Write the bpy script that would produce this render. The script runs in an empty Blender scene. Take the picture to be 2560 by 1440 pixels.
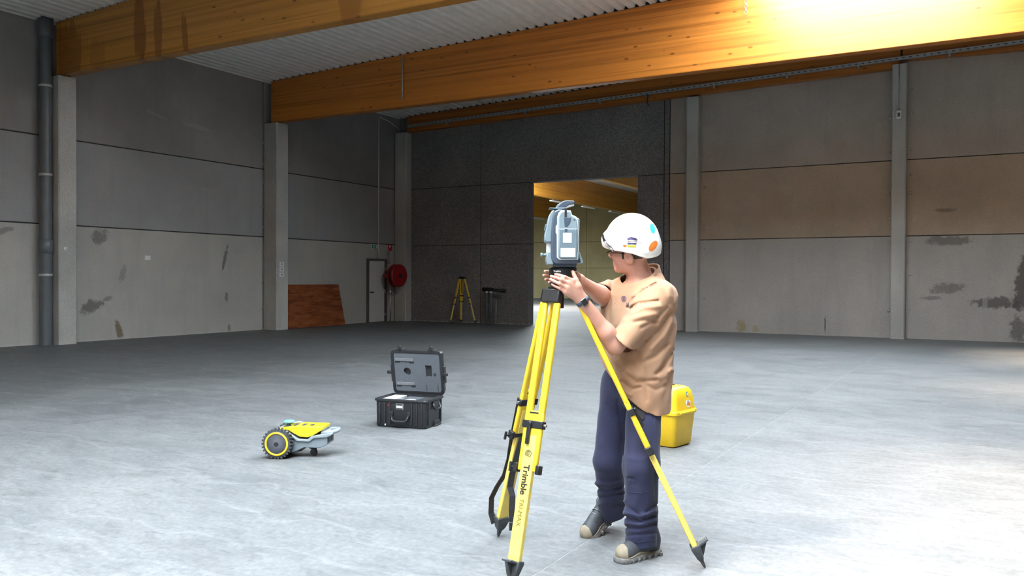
import bpy, bmesh, math, random
import numpy as np
from mathutils import Matrix, Vector
from mathutils.bvhtree import BVHTree

sc = bpy.context.scene
COL = sc.collection
random.seed(7)

# ------------------------------------------------------------------ camera
F_PX, PITCH, ROLL, TH, CAM_H = 2103.25, 0.0113, 0.0045, 0.5187, 1.5
_fw = Vector((0, math.cos(PITCH), -math.sin(PITCH)))
_up0 = Vector((0, math.sin(PITCH), math.cos(PITCH)))
_r0 = Vector((1, 0, 0))
_R = _r0 * math.cos(ROLL) + _up0 * math.sin(ROLL)
_UP = -_r0 * math.sin(ROLL) + _up0 * math.cos(ROLL)
cam_data = bpy.data.cameras.new('camera')
cam_data.sensor_width = 36.0
cam_data.lens = F_PX / 2560 * 36.0
cam_data.clip_end = 300
cam = bpy.data.objects.new('camera', cam_data)
COL.objects.link(cam)
cam.matrix_world = Matrix(((_R.x, _UP.x, -_fw.x, 0), (_R.y, _UP.y, -_fw.y, 0), (_R.z, _UP.z, -_fw.z, CAM_H), (0, 0, 0, 1)))
sc.camera = cam

# ------------------------------------------------------------------ sky, sun, exposure
world = bpy.data.worlds.new('sky'); sc.world = world
world.use_nodes = True
bg = world.node_tree.nodes['Background']
SKY = 28.0
bg.inputs['Color'].default_value = (0.82, 0.925, 1.0, 1)
bg.inputs['Strength'].default_value = SKY
sun_d = bpy.data.lights.new('sun', 'SUN')
sun_d.energy = 15.0
sun_d.color = (1.0, 0.78, 0.58)
sun_d.angle = math.radians(14)
sun = bpy.data.objects.new('sun', sun_d); COL.objects.link(sun)
_cu, _su = math.cos(TH), math.sin(TH)
# travels towards the far wall (+u) and a little to the right (+v)
_sd = Vector((0.62 * _su + 0.60 * _cu, 0.62 * _cu - 0.60 * _su, -1.0))
sun.rotation_euler = _sd.to_track_quat('-Z', 'Y').to_euler()
sun.location = (0, 0, 20)
sc.view_settings.view_transform = 'Standard'
sc.view_settings.look = 'None'
sc.view_settings.gamma = 1
sc.view_settings.exposure = 0.0
sc.view_settings.use_curve_mapping = False
try:
    sc.cycles.use_denoising = True
    sc.cycles.max_bounces = 5
    sc.cycles.diffuse_bounces = 3
    sc.cycles.glossy_bounces = 2
    sc.cycles.use_adaptive_sampling = True
    sc.cycles.adaptive_threshold = 0.10
    sc.cycles.adaptive_min_samples = 16
    sc.cycles.caustics_reflective = False
    sc.cycles.caustics_refractive = False
    sc.cycles.sample_clamp_indirect = 8
except Exception:
    pass

ROT_B = Matrix.Rotation(-TH, 4, 'Z')          # hall frame: x = along far wall, y = along left wall
def Bp(v, u, z=0.0):
    return ROT_B @ Vector((v, u, z))

# rooflight openings along the ridge: one per bay; portals guide the daylight through them
RIDGE_V = -2.3
SKY_V0, SKY_V1 = -5.3, 0.7
BEAM_U = [-7.9, -1.55, 4.8, 11.15, 17.5]
OPEN = [(SKY_V0, SKY_V1, -7.48, -1.67), (SKY_V0, SKY_V1, -1.13, 4.68), (SKY_V0 + .6, SKY_V1 - .6, 7.4, 10.0), (SKY_V0 + .8, SKY_V1 - .8, 12.4, 17.38)]
H2_OPEN = [(-42.0, -16.4, 30.5, 38.0)]
def portal(v0, v1, u0, u1, z):
    d = bpy.data.lights.new('rooflight_portal', 'AREA'); d.shape = 'RECTANGLE'
    d.size, d.size_y = v1 - v0, u1 - u0
    d.cycles.is_portal = True
    o = bpy.data.objects.new('rooflight_portal', d); COL.objects.link(o)
    o.matrix_world = ROT_B @ Matrix.Translation(((v0 + v1) / 2, (u0 + u1) / 2, z))
for a in OPEN: portal(*a, 7.98)
for a in H2_OPEN: portal(*a, 7.98)

# ------------------------------------------------------------------ materials
M = {}
def srgb(r, g, b):
    f = lambda c: (c / 255 / 12.92) if c / 255 <= 0.04045 else ((c / 255 + 0.055) / 1.055) ** 2.4
    return (f(r), f(g), f(b), 1)
class NT:
    def __init__(s, name, rough=0.6, metal=0.0):
        m = bpy.data.materials.new(name); m.use_nodes = True
        s.m, s.t = m, m.node_tree
        s.b = s.t.nodes['Principled BSDF']
        s.b.inputs['Roughness'].default_value = rough
        s.b.inputs['Metallic'].default_value = metal
        s.tc = None
    def n(s, kind, **kw):
        o = s.t.nodes.new(kind)
        for k, v in kw.items():
            if isinstance(k, str) and hasattr(o, k): setattr(o, k, v)
        return o
    def l(s, a, b): s.t.links.new(a, b)
    def obj(s):
        if s.tc is None: s.tc = s.n('ShaderNodeTexCoord').outputs['Object']
        return s.tc
    def mapped(s, scale=(1, 1, 1), loc=(0, 0, 0), rot=(0, 0, 0), src=None):
        mp = s.n('ShaderNodeMapping')
        s.l(src or s.obj(), mp.inputs['Vector'])
        mp.inputs['Scale'].default_value = scale; mp.inputs['Location'].default_value = loc; mp.inputs['Rotation'].default_value = rot
        return mp.outputs['Vector']
    def noise(s, vec, scale, detail=4, rough=0.6, dist=0.0):
        o = s.n('ShaderNodeTexNoise'); s.l(vec, o.inputs['Vector'])
        o.inputs['Scale'].default_value = scale; o.inputs['Detail'].default_value = detail
        o.inputs['Roughness'].default_value = rough; o.inputs['Distortion'].default_value = dist
        return o.outputs['Fac']
    def ramp(s, fac, stops):
        r = s.n('ShaderNodeValToRGB'); s.l(fac, r.inputs['Fac'])
        e = r.color_ramp.elements
        while len(e) < len(stops): e.new(0.5)
        for i, (p, c) in enumerate(stops):
            e[i].position = p; e[i].color = c if len(c) == 4 else (*c, 1)
        return r.outputs['Color']
    def maprange(s, v, a, b, c=0.0, d=1.0):
        o = s.n('ShaderNodeMapRange'); s.l(v, o.inputs['Value'])
        for i, x in zip(('From Min', 'From Max', 'To Min', 'To Max'), (a, b, c, d)): o.inputs[i].default_value = x
        o.clamp = True
        return o.outputs['Result']
    def math(s, op, a, b=None):
        o = s.n('ShaderNodeMath'); o.operation = op
        for i, x in enumerate((a, b)):
            if x is None: continue
            if isinstance(x, (int, float)): o.inputs[i].default_value = x
            else: s.l(x, o.inputs[i])
        return o.outputs[0]
    def mix(s, fac, a, b, mode='MIX'):
        o = s.n('ShaderNodeMix'); o.data_type = 'RGBA'; o.blend_type = mode
        ins = (o.inputs[0], o.inputs[6], o.inputs[7])
        for i, x in zip(ins, (fac, a, b)):
            if isinstance(x, (int, float)): i.default_value = x
            elif isinstance(x, tuple): i.default_value = x if len(x) == 4 else (*x, 1)
            else: s.l(x, i)
        return o.outputs[2]
    def color(s, c):
        if isinstance(c, tuple): s.b.inputs['Base Color'].default_value = c if len(c) == 4 else (*c, 1)
        else: s.l(c, s.b.inputs['Base Color'])
    def bump(s, h, strength=0.3, dist=0.01):
        o = s.n('ShaderNodeBump'); s.l(h, o.inputs['Height'])
        o.inputs['Strength'].default_value = strength; o.inputs['Distance'].default_value = dist
        s.l(o.outputs['Normal'], s.b.inputs['Normal'])
    def sep(s, vec):
        o = s.n('ShaderNodeSeparateXYZ'); s.l(vec, o.inputs[0]); return o.outputs
    def blob(s, cx, cy, rx, ry, ang, a, b, nfac, edge=0.6):
        """stain mask: ellipse in coordinates (a,b) broken up by a noise value"""
        da, db = s.math('SUBTRACT', a, cx), s.math('SUBTRACT', b, cy)
        ca, sa = math.cos(ang), math.sin(ang)
        p = s.math('DIVIDE', s.math('ADD', s.math('MULTIPLY', da, ca), s.math('MULTIPLY', db, sa)), rx)
        q = s.math('DIVIDE', s.math('SUBTRACT', s.math('MULTIPLY', db, ca), s.math('MULTIPLY', da, sa)), ry)
        r = s.math('ADD', s.math('MULTIPLY', p, p), s.math('MULTIPLY', q, q))
        r = s.math('ADD', r, s.math('MULTIPLY', s.math('SUBTRACT', nfac, 0.5), 3.2))
        return s.maprange(r, 1.0, 1.0 - edge, 0, 1)

def simple(name, c, rough=0.5, metal=0.0, var=0.12, scale=30.0, bump=0.0, spec=None, detail=4):
    """one colour with slight procedural wear"""
    t = NT(name, rough, metal)
    f = t.noise(t.obj(), scale, detail)
    c = tuple(c[:3])
    lo = tuple(x * (1 - var) for x in c); hi = tuple(min(1, x * (1 + var)) for x in c)
    t.color(t.ramp(f, [(0.3, lo), (0.7, hi)]))
    if bump: t.bump(f, bump, 0.004)
    if spec is not None: t.b.inputs['Specular IOR Level'].default_value = spec
    M[name] = t.m
    return t.m

def concrete(name, base, dark, spots, plane, grain=55.0, speck=0.0, rough=0.85):
    """cast concrete; spots = (a, b, rx, ry, angle, colour, strength) in wall coordinates; plane 'y' or 'x' picks the horizontal axis"""
    t = NT(name, rough)
    co = t.obj()
    big = t.noise(co, 0.55, 4, 0.6)
    streak = t.noise(t.mapped((3.0, 3.0, 0.35)), 1.0, 3, 0.65)
    fine = t.noise(co, grain, 2, 0.7)
    c = t.mix(t.maprange(big, 0.35, 0.7), dark, base)
    c = t.mix(t.math('MULTIPLY', t.maprange(streak, 0.5, 0.75), 0.28), c, tuple(x * 0.75 for x in dark[:3]))
    c = t.mix(0.22, c, t.ramp(fine, [(0.35, (0.25, 0.25, 0.25)), (0.65, (0.78, 0.78, 0.78))]), 'OVERLAY')
    if speck:
        v = t.n('ShaderNodeTexVoronoi'); t.l(co, v.inputs['Vector']); v.inputs['Scale'].default_value = 34
        sp = t.sep(v.outputs['Color'])
        c = t.mix(speck, c, t.ramp(sp[0], [(0.0, (0.10, 0.10, 0.10)), (0.5, (0.33, 0.33, 0.34)), (1.0, (0.62, 0.61, 0.58))]), 'OVERLAY')
        c = t.mix(t.math('MULTIPLY', t.maprange(v.outputs['Distance'], 0.25, 0.6), 0.5), c, tuple(x * 0.55 for x in dark[:3]))
    if spots:
        x, y, z = t.sep(co)
        a = y if plane == 'y' else x
        nf = t.noise(co, 9.0, 4, 0.75, 0.3)
        for (sa, sb, rx, ry, ang, colr, st) in spots:
            mk = t.blob(sa, sb, rx, ry, ang, a, z, nf)
            c = t.mix(t.math('MULTIPLY', mk, st), c, colr)
    # pale dusty line where the floor mortar has splashed up
    z_ = t.sep(co)[2]
    spl = t.math('ADD', z_, t.math('MULTIPLY', t.noise(co, 6, 3), 0.16))
    c = t.mix(t.math('MULTIPLY', t.maprange(spl, 0.13, 0.085), 0.55), c, (0.48, 0.47, 0.45, 1))
    t.color(c)
    t.bump(fine, 0.25, 0.006)
    M[name] = t.m
    return t.m

def glulam(name, c1, c2, stains=(), lam_axis=2, along=0, lam=0.04, origin=0.0):
    """laminated timber: boards stacked in z, grain along the beam, small dark knots"""
    t = NT(name, 0.31)
    co = t.obj(); x, y, z = t.sep(co)
    ax = (x, y, z)[along]
    row = t.math('FLOOR', t.math('DIVIDE', t.math('SUBTRACT', z, origin), lam))
    wn = t.n('ShaderNodeTexWhiteNoise', noise_dimensions='1D'); wn.noise_dimensions = '1D'
    t.l(row, wn.inputs['W'])
    sc3 = [9, 9, 9]; sc3[along] = 0.35; sc3[2] = 42
    off = t.n('ShaderNodeCombineXYZ'); t.l(t.math('MULTIPLY', wn.outputs['Value'], 37.0), off.inputs[along])
    ad = t.n('ShaderNodeVectorMath'); ad.operation = 'ADD'; t.l(co, ad.inputs[0]); t.l(off.outputs[0], ad.inputs[1])
    gr = t.noise(t.mapped(tuple(sc3), src=ad.outputs[0]), 1.0, 5, 0.65)
    c = t.mix(gr, c1, c2)
    c = t.mix(t.math('MULTIPLY', wn.outputs['Value'], 0.5), c, tuple(q * 0.55 for q in c1[:3]))
    edge = t.math('FRACT', t.math('DIVIDE', t.math('SUBTRACT', z, origin), lam))
    c = t.mix(t.math('MULTIPLY', t.maprange(edge, 0.07, 0.0), 0.35), c, tuple(q * 0.35 for q in c1[:3]))
    # long darker streaks
    lo = [1, 1, 1]; lo[along] = 0.16; lo[2] = 14
    st = t.noise(t.mapped(tuple(lo)), 1.0, 4, 0.6)
    c = t.mix(t.math('MULTIPLY', t.maprange(st, 0.53, 0.66), 0.6), c, tuple(q * 0.45 for q in c1[:3]))
    # knots
    v = t.n('ShaderNodeTexVoronoi'); kl = [3, 3, 3]; kl[along] = 2.0; kl[2] = 5.0
    t.l(t.mapped(tuple(kl)), v.inputs['Vector']); v.inputs['Scale'].default_value = 1.0
    c = t.mix(t.math('MULTIPLY', t.maprange(v.outputs['Distance'], 0.14, 0.06), 0.75), c, tuple(q * 0.22 for q in c1[:3]))
    if stains:
        nf = t.noise(t.mapped((7, 7, 0.6)), 1.0, 4, 0.6)
        for (sa, sb, rx, ry, ang, colr, s_) in stains:
            c = t.mix(t.math('MULTIPLY', t.blob(sa, sb, rx, ry, ang, ax, z, nf, 0.35), s_), c, colr)
    t.color(c)
    M[name] = t.m
    return t.m

# ------------------------------------------------------------------ mesh helpers
class MB:
    def __init__(s): s.v, s.f = [], []
    def add(s, vs, fs):
        o = len(s.v); s.v += [tuple(p) for p in vs]; s.f += [tuple(i + o for i in f) for f in fs]; return s
    def box(s, x0, x1, y0, y1, z0, z1):
        return s.add([(x0, y0, z0), (x1, y0, z0), (x1, y1, z0), (x0, y1, z0), (x0, y0, z1), (x1, y0, z1), (x1, y1, z1), (x0, y1, z1)],
                     [(0, 3, 2, 1), (4, 5, 6, 7), (0, 1, 5, 4), (1, 2, 6, 5), (2, 3, 7, 6), (3, 0, 4, 7)])
    def cbox(s, c, d):
        return s.box(c[0] - d[0] / 2, c[0] + d[0] / 2, c[1] - d[1] / 2, c[1] + d[1] / 2, c[2] - d[2] / 2, c[2] + d[2] / 2)
    def prism(s, poly, d0, d1, axis='y'):
        """poly: 2-D outline; extruded from d0 to d1 along axis (y: poly is x,z; x: poly is y,z; z: poly is x,y)"""
        n = len(poly)
        def P(p, d): return {'y': (p[0], d, p[1]), 'x': (d, p[0], p[1]), 'z': (p[0], p[1], d)}[axis]
        vs = [P(p, d0) for p in poly] + [P(p, d1) for p in poly]
        fs = [tuple(range(n)), tuple(reversed(range(n, 2 * n)))] + [(i, n + i, n + (i + 1) % n, (i + 1) % n) for i in range(n)]
        return s.add(vs, fs)
    def loft(s, rings, cap=True, closed=True):
        n = len(rings[0]); o = [p for r in rings for p in r]; fs = []
        for k in range(len(rings) - 1):
            for i in range(n if closed else n - 1):
                j = (i + 1) % n
                fs.append((k * n + i, k * n + j, (k + 1) * n + j, (k + 1) * n + i))
        if cap: fs += [tuple(reversed(range(n))), tuple(range((len(rings) - 1) * n, len(rings) * n))]
        return s.add(o, fs)
    def tube(s, path, r, n=12, cap=True):
        path = [Vector(p) for p in path]; rings = []
        rr = r if isinstance(r, (list, tuple)) else [r] * len(path)
        ref = None
        for i, p in enumerate(path):
            t = (path[min(i + 1, len(path) - 1)] - path[max(i - 1, 0)]).normalized()
            if ref is None:
                ref = Vector((0, 0, 1)) if abs(t.z) < 0.9 else Vector((1, 0, 0))
            a = (ref - t * ref.dot(t)).normalized(); ref = a
            b = t.cross(a)
            rings.append([p + (a * math.cos(q) + b * math.sin(q)) * rr[i] for q in [2 * math.pi * k / n for k in range(n)]])
        return s.loft(rings, cap)
    def strap(s, path, w, th, side):
        """flat band along a path; side = width direction"""
        path = [Vector(p) for p in path]; side = Vector(side).normalized(); rings = []
        for i, p in enumerate(path):
            t = (path[min(i + 1, len(path) - 1)] - path[max(i - 1, 0)]).normalized()
            sd = (side - t * side.dot(t)).normalized(); nn = t.cross(sd)
            rings.append([p + sd * w / 2 + nn * th / 2, p - sd * w / 2 + nn * th / 2, p - sd * w / 2 - nn * th / 2, p + sd * w / 2 - nn * th / 2])
        return s.loft(rings)
    def lathe(s, prof, c, axis=(0, 0, 1), n=32, cap=True):
        ax = Vector(axis).normalized(); c = Vector(c)
        ref = Vector((1, 0, 0)) if abs(ax.x) < 0.8 else Vector((0, 1, 0))
        a = (ref - ax * ref.dot(ax)).normalized(); b = ax.cross(a)
        rings = [[c + ax * h + (a * math.cos(q) + b * math.sin(q)) * r for q in [2 * math.pi * k / n for k in range(n)]] for r, h in prof]
        return s.loft(rings, cap)
    def obox(s, o, ax, ay, az):
        """oriented box centred at o with half-axis vectors"""
        o, ax, ay, az = map(Vector, (o, ax, ay, az))
        vs = [o + ax * i + ay * j + az * k for k in (-1, 1) for j in (-1, 1) for i in (-1, 1)]
        return s.add(vs, [(0, 2, 3, 1), (4, 5, 7, 6), (0, 1, 5, 4), (1, 3, 7, 5), (3, 2, 6, 7), (2, 0, 4, 6)])
    def build(s, name, mat, parent=None, bevel=0.0, seg=2, smooth=False, mw=None, sub=0):
        me = bpy.data.meshes.new(name); me.from_pydata(s.v, [], s.f)
        bm = bmesh.new(); bm.from_mesh(me)
        bmesh.ops.recalc_face_normals(bm, faces=bm.faces)
        bm.to_mesh(me); bm.free()
        return link(name, me, mat, parent, bevel, seg, smooth, mw, sub)
def link(name, me, mat, parent=None, bevel=0.0, seg=2, smooth=False, mw=None, sub=0):
    if not me.materials: me.materials.append(M[mat] if isinstance(mat, str) else mat)
    o = bpy.data.objects.new(name, me); COL.objects.link(o)
    if parent is not None: o.parent = parent
    if mw is not None: o.matrix_local = mw if parent is not None else mw
    if bevel:
        b = o.modifiers.new('bevel', 'BEVEL'); b.width = bevel; b.segments = seg; b.limit_method = 'ANGLE'; b.angle_limit = math.radians(35)
    if sub:
        q = o.modifiers.new('sub', 'SUBSURF'); q.levels = q.render_levels = sub
    if smooth or bevel:
        me.polygons.foreach_set('use_smooth', [True] * len(me.polygons))
        if not smooth:
            try: me.set_sharp_from_angle(angle=math.radians(40))
            except Exception: pass
    return o
def smooth_by_angle(o, deg=40):
    me = o.data; me.polygons.foreach_set('use_smooth', [True] * len(me.polygons))
    me.set_sharp_from_angle(angle=math.radians(deg))
def tag(o, label=None, cat=None, group=None, kind=None):
    for k, v in (('label', label), ('category', cat), ('group', group), ('kind', kind)):
        if v: o[k] = v
    return o
def thing(name, label, cat, mw=None, group=None):
    o = bpy.data.objects.new(name, None); COL.objects.link(o); o.empty_display_size = 0.1
    if mw is not None: o.matrix_world = mw
    return tag(o, label, cat, group)
def copy_tree(o, parent=None):
    c = o.copy(); COL.objects.link(c)
    if parent is not None:
        c.parent = parent; c.matrix_local = o.matrix_local
    for ch in [x for x in o.children]: copy_tree(ch, c)
    return c
def text_mesh(name, body, size, mat, parent, mw, extrude=0.0006, align='CENTER', bold=0.0):
    cu = bpy.data.curves.new(name, 'FONT'); cu.body = body; cu.size = size; cu.extrude = extrude
    cu.align_x = align; cu.align_y = 'CENTER'; cu.offset = bold; cu.resolution_u = 4
    tmp = bpy.data.objects.new(name, cu); COL.objects.link(tmp)
    dg = bpy.context.evaluated_depsgraph_get()
    me = bpy.data.meshes.new_from_object(tmp.evaluated_get(dg))
    bpy.data.objects.remove(tmp); bpy.data.curves.remove(cu)
    me.materials.clear()
    return link(name, me, mat, parent, mw=mw)
# ------------------------------------------------------------------ building materials
VL, UF = -18.18, 23.85
ZS = (2.66, 4.60)
G = lambda r, g, b: (r, g, b, 1)
dark_sp, pale_sp, brown_sp = G(0.10, 0.092, 0.085), G(0.42, 0.42, 0.41), G(0.16, 0.105, 0.04)
left_spots = [(12.43, 2.50, 0.42, 0.14, 0, pale_sp, .6), (12.36, 2.44, 0.25, 0.20, 0.3, dark_sp, .55), (16.55, 2.52, 0.35, 0.10, 0, pale_sp, .6),
              (16.05, 2.02, 0.06, 0.45, -0.25, dark_sp, .7), (12.15, 0.80, 0.34, 0.17, 0.25, dark_sp, .7), (12.55, 0.98, 0.14, 0.07, 0.2, dark_sp, .5),
              (12.85, 0.22, 0.10, 0.28, 0.3, brown_sp, .8), (12.95, 1.58, 0.10, 0.28, -.3, dark_sp, .35), (10.1, 2.45, 0.3, 0.07, 0.3, dark_sp, .5),
              (16.1, 0.95, .07, .16, 0, dark_sp, .6), (16.2, 0.1, .06, .16, 0, brown_sp, .6), (19.3, 1.42, .3, .09, 0, pale_sp, .5),
              (13.9, 5.55, 0.35, 0.05, -.25, pale_sp, .35), (15.1, 5.45, 0.5, 0.07, -.1, pale_sp, .45), (18.4, 4.75, .5, .03, 0, pale_sp, .3)]
far_spots = [(-0.98, 2.50, 0.62, 0.14, 0, dark_sp, .6), (-1.0, 1.30, 0.46, 0.15, 0.1, dark_sp, .55), (-1.35, 1.05, 0.25, 0.06, 0, dark_sp, .5),
             (0.62, 1.35, 0.17, 0.85, -0.1, dark_sp, .85), (0.1, 0.95, 0.55, 0.17, .05, dark_sp, .8), (-0.15, 0.75, 0.07, 0.55, 0, pale_sp, .5),
             (0.42, 0.35, 0.07, 0.30, 0, pale_sp, .5), (0.55, 0.3, 0.2, 0.4, 0, dark_sp, .7), (-1.05, 3.27, 0.30, 0.06, 0, dark_sp, .5),
             (-6.15, 0.18, 0.14, 0.22, 0, G(0.34, 0.25, 0.06), .6), (-3.9, 0.26, 0.025, 0.3, 0, dark_sp, .85), (-5.75, 0.10, 0.1, 0.12, 0, G(0.34, 0.25, 0.06), .4),
             (-5.9, 6.45, 0.3, 0.05, .2, pale_sp, .5), (-4.1, 6.28, 0.35, 0.06, .5, pale_sp, .4), (-4.5, 4.95, 0.28, 0.05, 0, pale_sp, .5), (-7.0, 5.8, 0.22, 0.08, .4, pale_sp, .4),
             (-5.4, 6.75, .2, .09, 0, pale_sp, .4), (-6.5, 6.65, .2, .06, 0, pale_sp, .4), (-4.2, 5.6, .25, .05, .4, pale_sp, .3), (-1.8, .1, .1, .35, 0, pale_sp, .35)]
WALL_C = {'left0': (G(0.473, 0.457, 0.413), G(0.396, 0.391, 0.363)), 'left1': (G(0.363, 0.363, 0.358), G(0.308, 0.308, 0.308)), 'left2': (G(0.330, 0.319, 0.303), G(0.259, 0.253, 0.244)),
          'far0': (G(0.487, 0.470, 0.434), G(0.404, 0.392, 0.368)), 'far1': (G(0.501, 0.406, 0.308), G(0.406, 0.326, 0.244)), 'far2': (G(0.471, 0.420, 0.362), G(0.384, 0.340, 0.294))}
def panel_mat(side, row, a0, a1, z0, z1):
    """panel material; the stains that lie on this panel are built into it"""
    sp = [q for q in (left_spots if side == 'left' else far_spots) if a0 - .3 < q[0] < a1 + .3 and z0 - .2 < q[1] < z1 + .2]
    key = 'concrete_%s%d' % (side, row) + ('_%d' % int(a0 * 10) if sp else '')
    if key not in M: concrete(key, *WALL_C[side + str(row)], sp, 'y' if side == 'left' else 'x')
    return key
concrete('aggregate', G(0.345, 0.335, 0.33), G(0.245, 0.24, 0.24), [], 'x', grain=70, speck=0.6)
concrete('column_concrete', G(0.54, 0.535, 0.50), G(0.40, 0.40, 0.375), [], 'x', grain=40)
concrete('hall_wall', G(0.34, 0.30, 0.16), G(0.26, 0.23, 0.12), [], 'x')
simple('joint', G(0.035, 0.033, 0.03), 0.9)
glulam('glulam_main', G(0.53, 0.165, 0.021), G(0.71, 0.265, 0.045),
       [(-13.6, 6.5, .10, 1.6, 0, G(.30, .10, .02), 0), (-12.2, 6.4, .2, 1.4, 0, G(.30, .10, .02), 0)], lam=0.05)
glulam('glulam_stained', G(0.55, 0.225, 0.034), G(0.74, 0.345, 0.07),
       [(-15.1, 6.5, .22, .75, 0, G(.27, .085, .015), .75), (-14.55, 6.35, .14, .8, 0, G(.27, .085, .015), .7), (-17.5, 6.3, .5, .8, 0, G(.27, .09, .015), .6),
        (-13.75, 6.15, .10, .6, 0.1, G(.27, .085, .015), .7), (-9.6, 6.4, .3, .8, 0, G(.27, .085, .015), .5), (-16.5, 6.2, .3, .4, 0, G(.30, .10, .02), .3)], lam=0.05)
glulam('glulam_edge', G(0.42, 0.125, 0.015), G(0.56, 0.20, 0.03), lam=0.05)
glulam('glulam_hall', G(0.58, 0.26, 0.03), G(0.74, 0.36, 0.055), along=1, lam=0.05)
simple('roof_sheet', G(0.86, 0.86, 0.81), 0.5, 0.0, 0.05, 3, detail=1)
simple('galvanised', G(0.42, 0.44, 0.45), 0.4, 0.7, 0.15, 25)
simple('pipe_grey', G(0.12, 0.135, 0.145), 0.38, 0.0, 0.12, 4)
simple('pipe_ring', G(0.5, 0.5, 0.5), 0.4, 0.3)
simple('paper', G(0.75, 0.76, 0.78), 0.8, 0, 0.04)
simple('dark_print', G(0.12, 0.12, 0.12), 0.8)
simple('door_paint', G(0.60, 0.60, 0.57), 0.45, 0, 0.05, 5)
simple('door_frame', G(0.10, 0.095, 0.09), 0.5)
simple('black_plastic', G(0.018, 0.019, 0.021), 0.45, 0, 0.25, 40)
simple('red_paint', G(0.26, 0.006, 0.010), 0.4, 0, 0.12, 6)
simple('sign_green', G(0.01, 0.22, 0.10), 0.5)
simple('sign_red', G(0.5, 0.01, 0.03), 0.5)
simple('steel', G(0.55, 0.55, 0.55), 0.3, 0.9, 0.1)
simple('lamp_body', G(0.7, 0.7, 0.66), 0.5, 0, 0.05)

# mahogany faced board
t = NT('red_board', 0.45); co = t.obj()
g1 = t.noise(t.mapped((1.2, 1.2, 7.0)), 1.6, 5, 0.6, 0.6)
g2 = t.noise(t.mapped((2, 2, 60)), 1.0, 4, 0.6)
c = t.ramp(g1, [(0.32, (0.13, 0.028, 0.008)), (0.52, (0.30, 0.085, 0.025)), (0.72, (0.42, 0.15, 0.05))])
t.color(t.mix(t.math('MULTIPLY', g2, 0.35), c, (0.12, 0.03, 0.01, 1))); M['red_board'] = t.m

# power-floated floor slab: cloudy, wiped arcs, dusty, light falloff by the left wall painted in
t = NT('floor_concrete', 0.5); co = t.obj(); x, y, z = t.sep(co)
cloud = t.noise(co, 0.45, 4, 0.62, 0.5)
mid = t.noise(t.mapped((1, 1.6, 1), (5, 3, 0), rot=(0, 0, .5)), 1.7, 6, 0.72, 0.6)
fine = t.noise(co, 24, 3, 0.75)
streak = t.noise(t.mapped((1.0, 3.2, 1), rot=(0, 0, 0.52)), 3.6, 5, 0.75, 0.5)
dirt = t.noise(t.mapped((1.0, 3.0, 1), (3, 7, 0), rot=(0, 0, 0.45)), 4.2, 5, 0.75, 0.9)
c = t.ramp(cloud, [(0.28, (0.136, 0.142, 0.146)), (0.5, (0.167, 0.171, 0.174)), (0.72, (0.195, 0.197, 0.197))])
c = t.mix(t.math('MULTIPLY', t.maprange(mid, 0.46, 0.72), 0.62), c, (0.101, 0.105, 0.108, 1))
c = t.mix(t.math('MULTIPLY', t.maprange(streak, 0.46, 0.76), 0.42), c, (0.231, 0.234, 0.236, 1))
c = t.mix(t.math('MULTIPLY', t.maprange(dirt, 0.52, 0.70), 0.6), c, (0.095, 0.098, 0.101, 1))
# fading rooflight along the left wall painted as a dark band, ragged edge
wob = t.math('ADD', x, t.math('MULTIPLY', t.math('SUBTRACT', cloud, 0.5), 5.0))
c = t.mix(t.math('MULTIPLY', t.maprange(wob, -8.0, -10.6), 0.40), c, (0.059, 0.062, 0.063, 1))
scr = t.n('ShaderNodeTexWave'); scr.wave_type = 'RINGS'; t.l(t.mapped((0.25, 0.22, 1), (1.4, -1.1, 0)), scr.inputs['Vector'])
scr.inputs['Scale'].default_value = 3.0; scr.inputs['Distortion'].default_value = 6; scr.inputs['Detail'].default_value = 2; scr.inputs['Detail Scale'].default_value = 1.6
c = t.mix(t.math('MULTIPLY', t.maprange(scr.outputs['Fac'], 0.965, 0.995), 0.22), c, (0.252, 0.252, 0.252, 1))
c = t.mix(0.32, c, t.ramp(fine, [(0.35, (0.3, 0.3, 0.3)), (0.65, (0.7, 0.7, 0.7))]), 'OVERLAY')
t.color(c)
t.l(t.maprange(mid, 0.3, 0.7, 0.62, 0.45), t.b.inputs['Roughness'])
t.b.inputs['Specular IOR Level'].default_value = 0.22
M['floor_concrete'] = t.m
simple('joint_filler', G(0.27, 0.27, 0.27), 0.8, 0, .5, 9)

# ------------------------------------------------------------------ floor
fl = MB().box(-60, 30, -9, 62, -0.3, -0.0012).build('floor', 'joint_filler', mw=ROT_B)
tag(fl, kind='structure')
JV = [VL - .05 + 0.08 - 0.15 + 0.0] + [-17.25 + 3.05 * i for i in range(1, 11)]
JV = [-18.4] + [-17.25 + 3.05 * i for i in range(0, 11)] + [14.3]
JU = [-8.2, -1.55, 4.8, 11.15, 17.5, 24.4]
slabs = {}
for i in range(len(JV) - 1):
    for j in range(len(JU) - 1):
        b = 0.0035 if (-6 < JV[i] < -1 or -6 < JV[i+1] < -1) else 0.003
        e = 0.0008
        MB().box(JV[i] + b, JV[i + 1] - b, JU[j] + e, JU[j + 1] - e, -0.05, 0.0).build('floor_slab', 'floor_concrete', fl)
MB().box(-60, 30, 24.4, 62, -0.05, -0.0005).build('floor_slab', 'floor_concrete', fl)

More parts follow.
